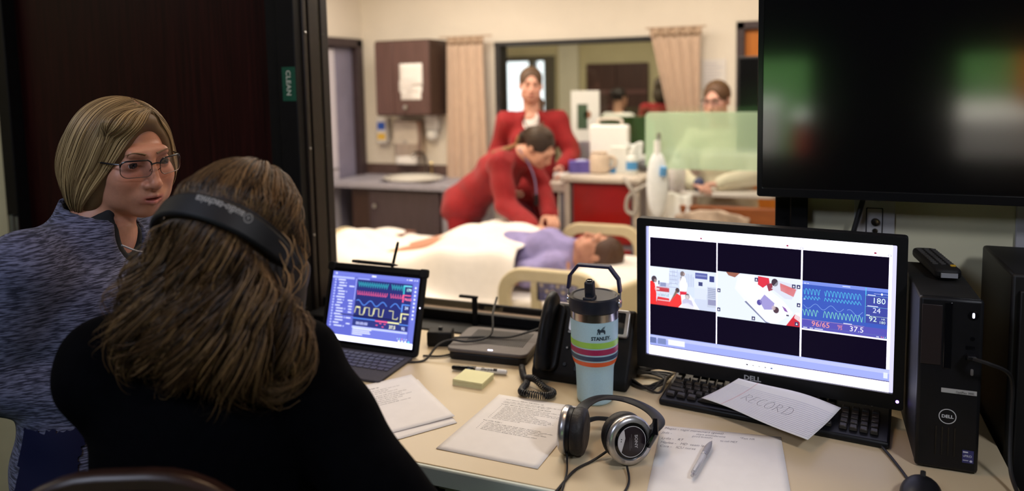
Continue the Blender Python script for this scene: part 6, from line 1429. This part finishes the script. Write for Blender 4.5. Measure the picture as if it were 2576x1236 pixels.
# 3 standing nurse
f = A((.33, -.944, 0)); r = np.cross(f, (0, 0, 1)); c = A((-1.775, 2.86, 0))
J = dict(tb=frame(f), hb=turned(-66, 0, -3), hd=A((-1.765, 2.82, 1.652)), chest=c + A((0, 0, 1.285)), pelvis=c + A((0, 0, .99)), neck=c + f * .01 + A((0, 0, 1.465)), shL=c - r * .175 + A((0, 0, 1.41)), shR=c + r * .175 + A((0, 0, 1.41)),
         elL=c - r * .27 + f * .05 + A((0, 0, 1.175)), elR=c + r * .25 - f * .03 + A((0, 0, 1.16)), wrL=c - r * .20 + f * .20 + A((0, 0, 1.10)), wrR=c + r * .18 + f * .12 + A((0, 0, .98)), hdirL=f * .6 + r * .1 + A((0, 0, -.5)), hdirR=f * .5 - r * .5 + A((0, 0, -.5)), hnL=r, hnR=-r, bust=.7)
std(J, J['pelvis'], -70.5)
W3 = person('person', 'nurse in a red jacket standing behind the bed and looking at the camera', J, (.66, .34, .25), fine=[(J['hd'], .13, .0035), (A(J['wrL']) + A((0, -.08, -.05)), .11, .005)])
eye_parts(W3, J); brows(W3, J, (.14, .08, .05)); Jk = jacket_sdf(J, .016, .024); n_ = A(J['neck']); Jk.clip(n_ + A((0, 0, .012)), unit(A((0, 0, 1)) - 0 * f)); Jk.el(n_ + f * .09 - A((0, 0, .03)), (.055, .08, .10), .01, J['tb'], op=-1)
clothe(W3, 'jacket', Jk, M_redcloth, .009, folds(.004, .9, 2, 1, 0), 2)
us = Sdf(); torso_sdf(J, us, bust=.7); us = us.grow(.007); us.clip(n_ - A((0, 0, .0)), (0, 0, 1)); us.clip(n_ - A((0, 0, .2)), (0, 0, -1)); us.el(n_ + f * .07 + r * .02 - A((0, 0, .0)), (.05, .06, .05), .01, J['tb'], op=-1); clothe(W3, 'undershirt', us, mat('white_cotton', (.80, .74, .72), .9), .008)
clothe(W3, 'trousers', trousers_sdf(J), M_redtr, .014); shoes(W3, J, mat('shoe_white', (.6, .6, .6), .5))
far_hair(W3, J, 'tail_left', (.10, .055, .03), (.26, .16, .08))
G().tube([tuple(n_ + r * .06 + f * .02), tuple(n_ + r * .05 + f * .10 - A((0, 0, .06))), tuple(n_ + f * .145 - A((0, 0, .17)))], .004, 6).tube([tuple(n_ - r * .06 + f * .02), tuple(n_ - r * .05 + f * .10 - A((0, 0, .06))), tuple(n_ + f * .145 - A((0, 0, .17)))], .004, 6).build('lanyard', mat('black_knit'), W3, smooth=True)
bp = n_ + f * .155 - A((0, 0, .20)); G().box(tuple(bp), (.055, .006, .075), Matrix([list(map(float, q)) for q in J['tb']])).build('badge', mat('white_plastic'), W3)
# 4 bending nurse
J = dict(tb=frame((.95, -.12, -.3)), hb=turned(-14, -38, 8), hd=A((-1.535, 2.345, 1.272)), chest=(-1.835, 2.40, 1.115), pelvis=(-2.085, 2.475, .90), neck=(-1.665, 2.375, 1.235), shL=(-1.70, 2.54, 1.195), shR=(-1.745, 2.205, 1.185),
         elL=(-1.58, 2.52, .97), elR=(-1.685, 2.15, .935), wrL=(-1.46, 2.30, .865), wrR=(-1.50, 2.085, .835), hdirL=(.5, -.8, -.3), hdirR=(.9, -.1, -.25), hnL=(0, -.2, -1), hnR=(0, 0, -1), bust=.5, hem=.12, curl=.4, girth=1.02)
J.update(hipL=(-2.13, 2.56, .86), hipR=(-2.12, 2.40, .86), knL=(-2.14, 2.58, .48), knR=(-2.12, 2.42, .48), anL=(-2.16, 2.58, .09), anR=(-2.14, 2.42, .09), foot=(1, 0, 0))
W4 = person('person', 'nurse in a red jacket bending over the bed with a long ponytail', J, (.62, .32, .22), fine=[(J['hd'], .13, .0035), (A((-1.42, 2.15, .82)), .14, .005)])
eye_parts(W4, J); Jk = jacket_sdf(J, .018, .026); Jk.clip(A(J['neck']), unit(A(J['neck']) - A(J['chest']))); clothe(W4, 'jacket', Jk, M_redcloth, .009, folds(.0045, .9, 0, 3, 1), 2)
clothe(W4, 'trousers', trousers_sdf(J), M_redtr, .014); shoes(W4, J, mat('shoe_white'))
far_hair(W4, J, 'pony', (.035, .020, .014), (.10, .06, .035))
pt = [J['hd'] + J['hb'] @ A(q) for q in ((0, -.13, .0), (.01, -.15, -.05), (.02, -.14, -.10))] + [A((-1.74, 2.22, 1.26)), A((-1.80, 2.21, 1.245))]
G().tube(bez([tuple(p) for p in pt], 6), [.022] * 6 + [.02] * 6 + [.016] * 6 + [.010] * 7, 10).build('ponytail', mat('blond_tail', (.30, .17, .07), .5, var=.4, scale=30, stretch=(1, 1, 4)), W4, smooth=True)
nk = A(J['neck']); G().tube(bez([tuple(nk + A(q)) for q in ((.0, -.06, .03), (.06, -.05, -.06), (.10, -.05, -.16), (.11, -.05, -.26))], 6), .005, 6).build('lanyard', mat('lilac_cord', (.25, .22, .40), .6), W4, smooth=True)
G().box(tuple(nk + A((.11, -.05, -.29))), (.012, .05, .07)).build('badge', mat('black_knit'), W4)
# 5 woman in glasses on the right
f = A((-.02, -1, 0)); r = np.cross(f, (0, 0, 1)); c = A((-.52, 2.98, 0))
J = dict(tb=frame((.1, -1, 0)), hb=turned(-104, -4, 2), hd=A((-.545, 2.92, 1.535)), chest=(-.50, 2.98, 1.165), pelvis=(-.48, 3.0, .88), neck=(-.525, 2.965, 1.35), shL=(-.325, 2.97, 1.285), shR=(-.69, 2.95, 1.285), elL=(-.27, 2.86, 1.075), elR=(-.80, 2.86, 1.08), wrL=(-.49, 2.70, 1.03), wrR=(-.66, 2.70, 1.03),
         hdirL=(-.95, -.1, -.05), hdirR=(.7, -.6, -.1), hnL=(0, 0, -1), hnR=(0, 0, -1), bust=.6, curl=.5); std(J, J['pelvis'], -90)
W5 = person('person', 'woman with tied-back hair and glasses in a pale top leaning on the overbed table', J, (.66, .35, .27), fine=[(J['hd'], .13, .0035), (A((-.58, 2.68, 1.03)), .14, .005)])
eye_parts(W5, J); brows(W5, J, (.2, .12, .08)); spectacles(W5, J, (.06, .03, .03), (.06, .03, .03), w=.054, h=.038, thick=.0024)
Jk = jacket_sdf(J, .016, .020); Jk.p = [q for q in Jk.p]; Jk.clip(A(J['neck']) + A((0, 0, .01)), (0, 0, 1)); clothe(W5, 'top', Jk, mat('cream_top', (.78, .72, .56), .85, var=.06, scale=20), .009, folds(.004, .9, 1, 1, 2), 2)
clothe(W5, 'trousers', trousers_sdf(J), M_redtr, .014); shoes(W5, J, mat('shoe_white')); far_hair(W5, J, 'bun', (.12, .06, .03), (.30, .18, .09))
o = thing('blood_pressure_bulb', 'small navy blue bulb held in the hand of the woman in glasses', 'bulb', (-.615, 2.66, 1.03)); G().ell((0, 0, 0), (.035, .03, .042), 18, 12).build('bulb', mat('navy_rubber', (.03, .035, .14), .4), o, smooth=True); G().tube([(.0, 0, .04), (.0, 0, .055)], .012, 10).build('valve', M_steel, o, smooth=True)
# 6 patient
HBp = np.stack([A((0, 1, 0)), unit((-.25, -.15, 1)), unit((1, 0, .25))], 1); HBp[:, 0] = np.cross(HBp[:, 1], HBp[:, 2]); HBp[:, 2] = np.cross(HBp[:, 0], HBp[:, 1]); HBp /= np.linalg.norm(HBp, axis=0)
J = dict(tb=np.stack([A((0, 1, 0)), A((0, 0, 1)), A((1, 0, 0))], 1), hb=HBp, hd=A((-1.015, 1.80, .775)), chest=(-1.30, 1.80, .735), pelvis=(-1.60, 1.80, .72), neck=(-1.135, 1.80, .745), shL=(-1.185, 1.63, .72), shR=(-1.185, 1.97, .72), elL=(-1.40, 1.53, .67), elR=(-1.40, 2.06, .68), wrL=(-1.56, 1.58, .70), wrR=(-1.57, 2.02, .70),
         hdirL=(-.95, .2, .1), hdirR=(-.95, -.2, .1), hnL=(0, 0, -1), hnR=(0, 0, -1), hipL=(-1.64, 1.72, .70), hipR=(-1.64, 1.88, .70), knL=(-1.84, 1.71, .775), knR=(-1.84, 1.89, .775), anL=(-2.30, 1.72, .66), anR=(-2.30, 1.88, .66), foot=(-1, 0, 0), bust=.4, curl=.3)
s_ = body_of(J, feet=False); W6 = thing('person', 'patient with brown hair and a lilac gown lying on the hospital bed', 'person', (0, 0, 0)); V, Q = s_.mesh(.010, fine=[(J['hd'], .13, .004)]); np_mesh('body', V, Q, M_skin_far, W6, cols=skin_cols(V, J, (.50, .24, .16)))
eye_parts(W6, J); far_hair(W6, J, 'short', (.075, .035, .022), (.13, .07, .04))
Jk = Sdf(); torso_sdf(J, Jk, bust=.4); 
for e in 'LR': Jk.rc(J['sh' + e], A(J['sh' + e]) * .35 + A(J['el' + e]) * .65, .055, .062, .03)
Jk = Jk.grow(.016); Jk.clip((-1.135, 1.8, .74), (1, 0, .1)); clothe(W6, 'gown', Jk, mat('lilac_gown', (.30, .26, .52), .85, var=.25, scale=14), .009, folds(.004, 1.0, 1, 0, 2), 1)
# 7, 8 people in the room beyond
def back_person(label, x, y, zc, yaw, top, hair, style):
    f = A((math.cos(math.radians(yaw)), math.sin(math.radians(yaw)), 0)); r = np.cross(f, (0, 0, 1)); c = A((x, y, 0)); z = zc - .13
    J = dict(tb=frame(f), hb=turned(yaw, -6, 0), hd=c + f * .03 + A((0, 0, z)), chest=c + A((0, 0, z - .37)), pelvis=c + A((0, 0, z - .66)), neck=c + A((0, 0, z - .185)), shL=c - r * .17 + A((0, 0, z - .24)), shR=c + r * .17 + A((0, 0, z - .24)), elL=c - r * .24 + A((0, 0, z - .49)), elR=c + r * .24 + A((0, 0, z - .49)),
             wrL=c - r * .16 + f * .17 + A((0, 0, z - .56)), wrR=c + r * .16 + f * .17 + A((0, 0, z - .56)), hdirL=f, hdirR=f, hnL=r, hnR=-r, bust=.5); std(J, J['pelvis'], yaw)
    W = person('person', label, J, (.58, .32, .22), res=.012, fine=[(J['hd'], .13, .006)]); eye_parts(W, J)
    Jk = jacket_sdf(J, .016, .022); Jk.clip(A(J['neck']) + A((0, 0, .01)), (0, 0, 1)); clothe(W, 'top', Jk, top, .011, folds(.004, .9), 1); clothe(W, 'trousers', trousers_sdf(J), M_redtr, .014); shoes(W, J, mat('shoe_white')); far_hair(W, J, style, hair, hair); return W
back_person('dark-haired person in a white top beyond the far window', -2.13, 6.8, 1.585, 60, mat('white_top', (.82, .80, .76), .85), (.02, .014, .012), 'bun')
back_person('dark-haired person in a red top beyond the far window beside the right curtain', -1.62, 6.8, 1.70, 95, M_redcloth, (.06, .04, .025), 'long')
o = thing('green_partition', 'low green partition beyond the far window', 'partition', (-1.85, 5.9, 0)); G().b2((-.3, -.02, 0), (.3, .02, 1.28)).build('panel', mat('leaf_green', (.12, .30, .10), .8, var=.2, scale=5), o)
for x in (-.28, .28): G().b2((x - .02, -.12, 0), (x + .02, .12, .03)).build('foot', M_steel, o)
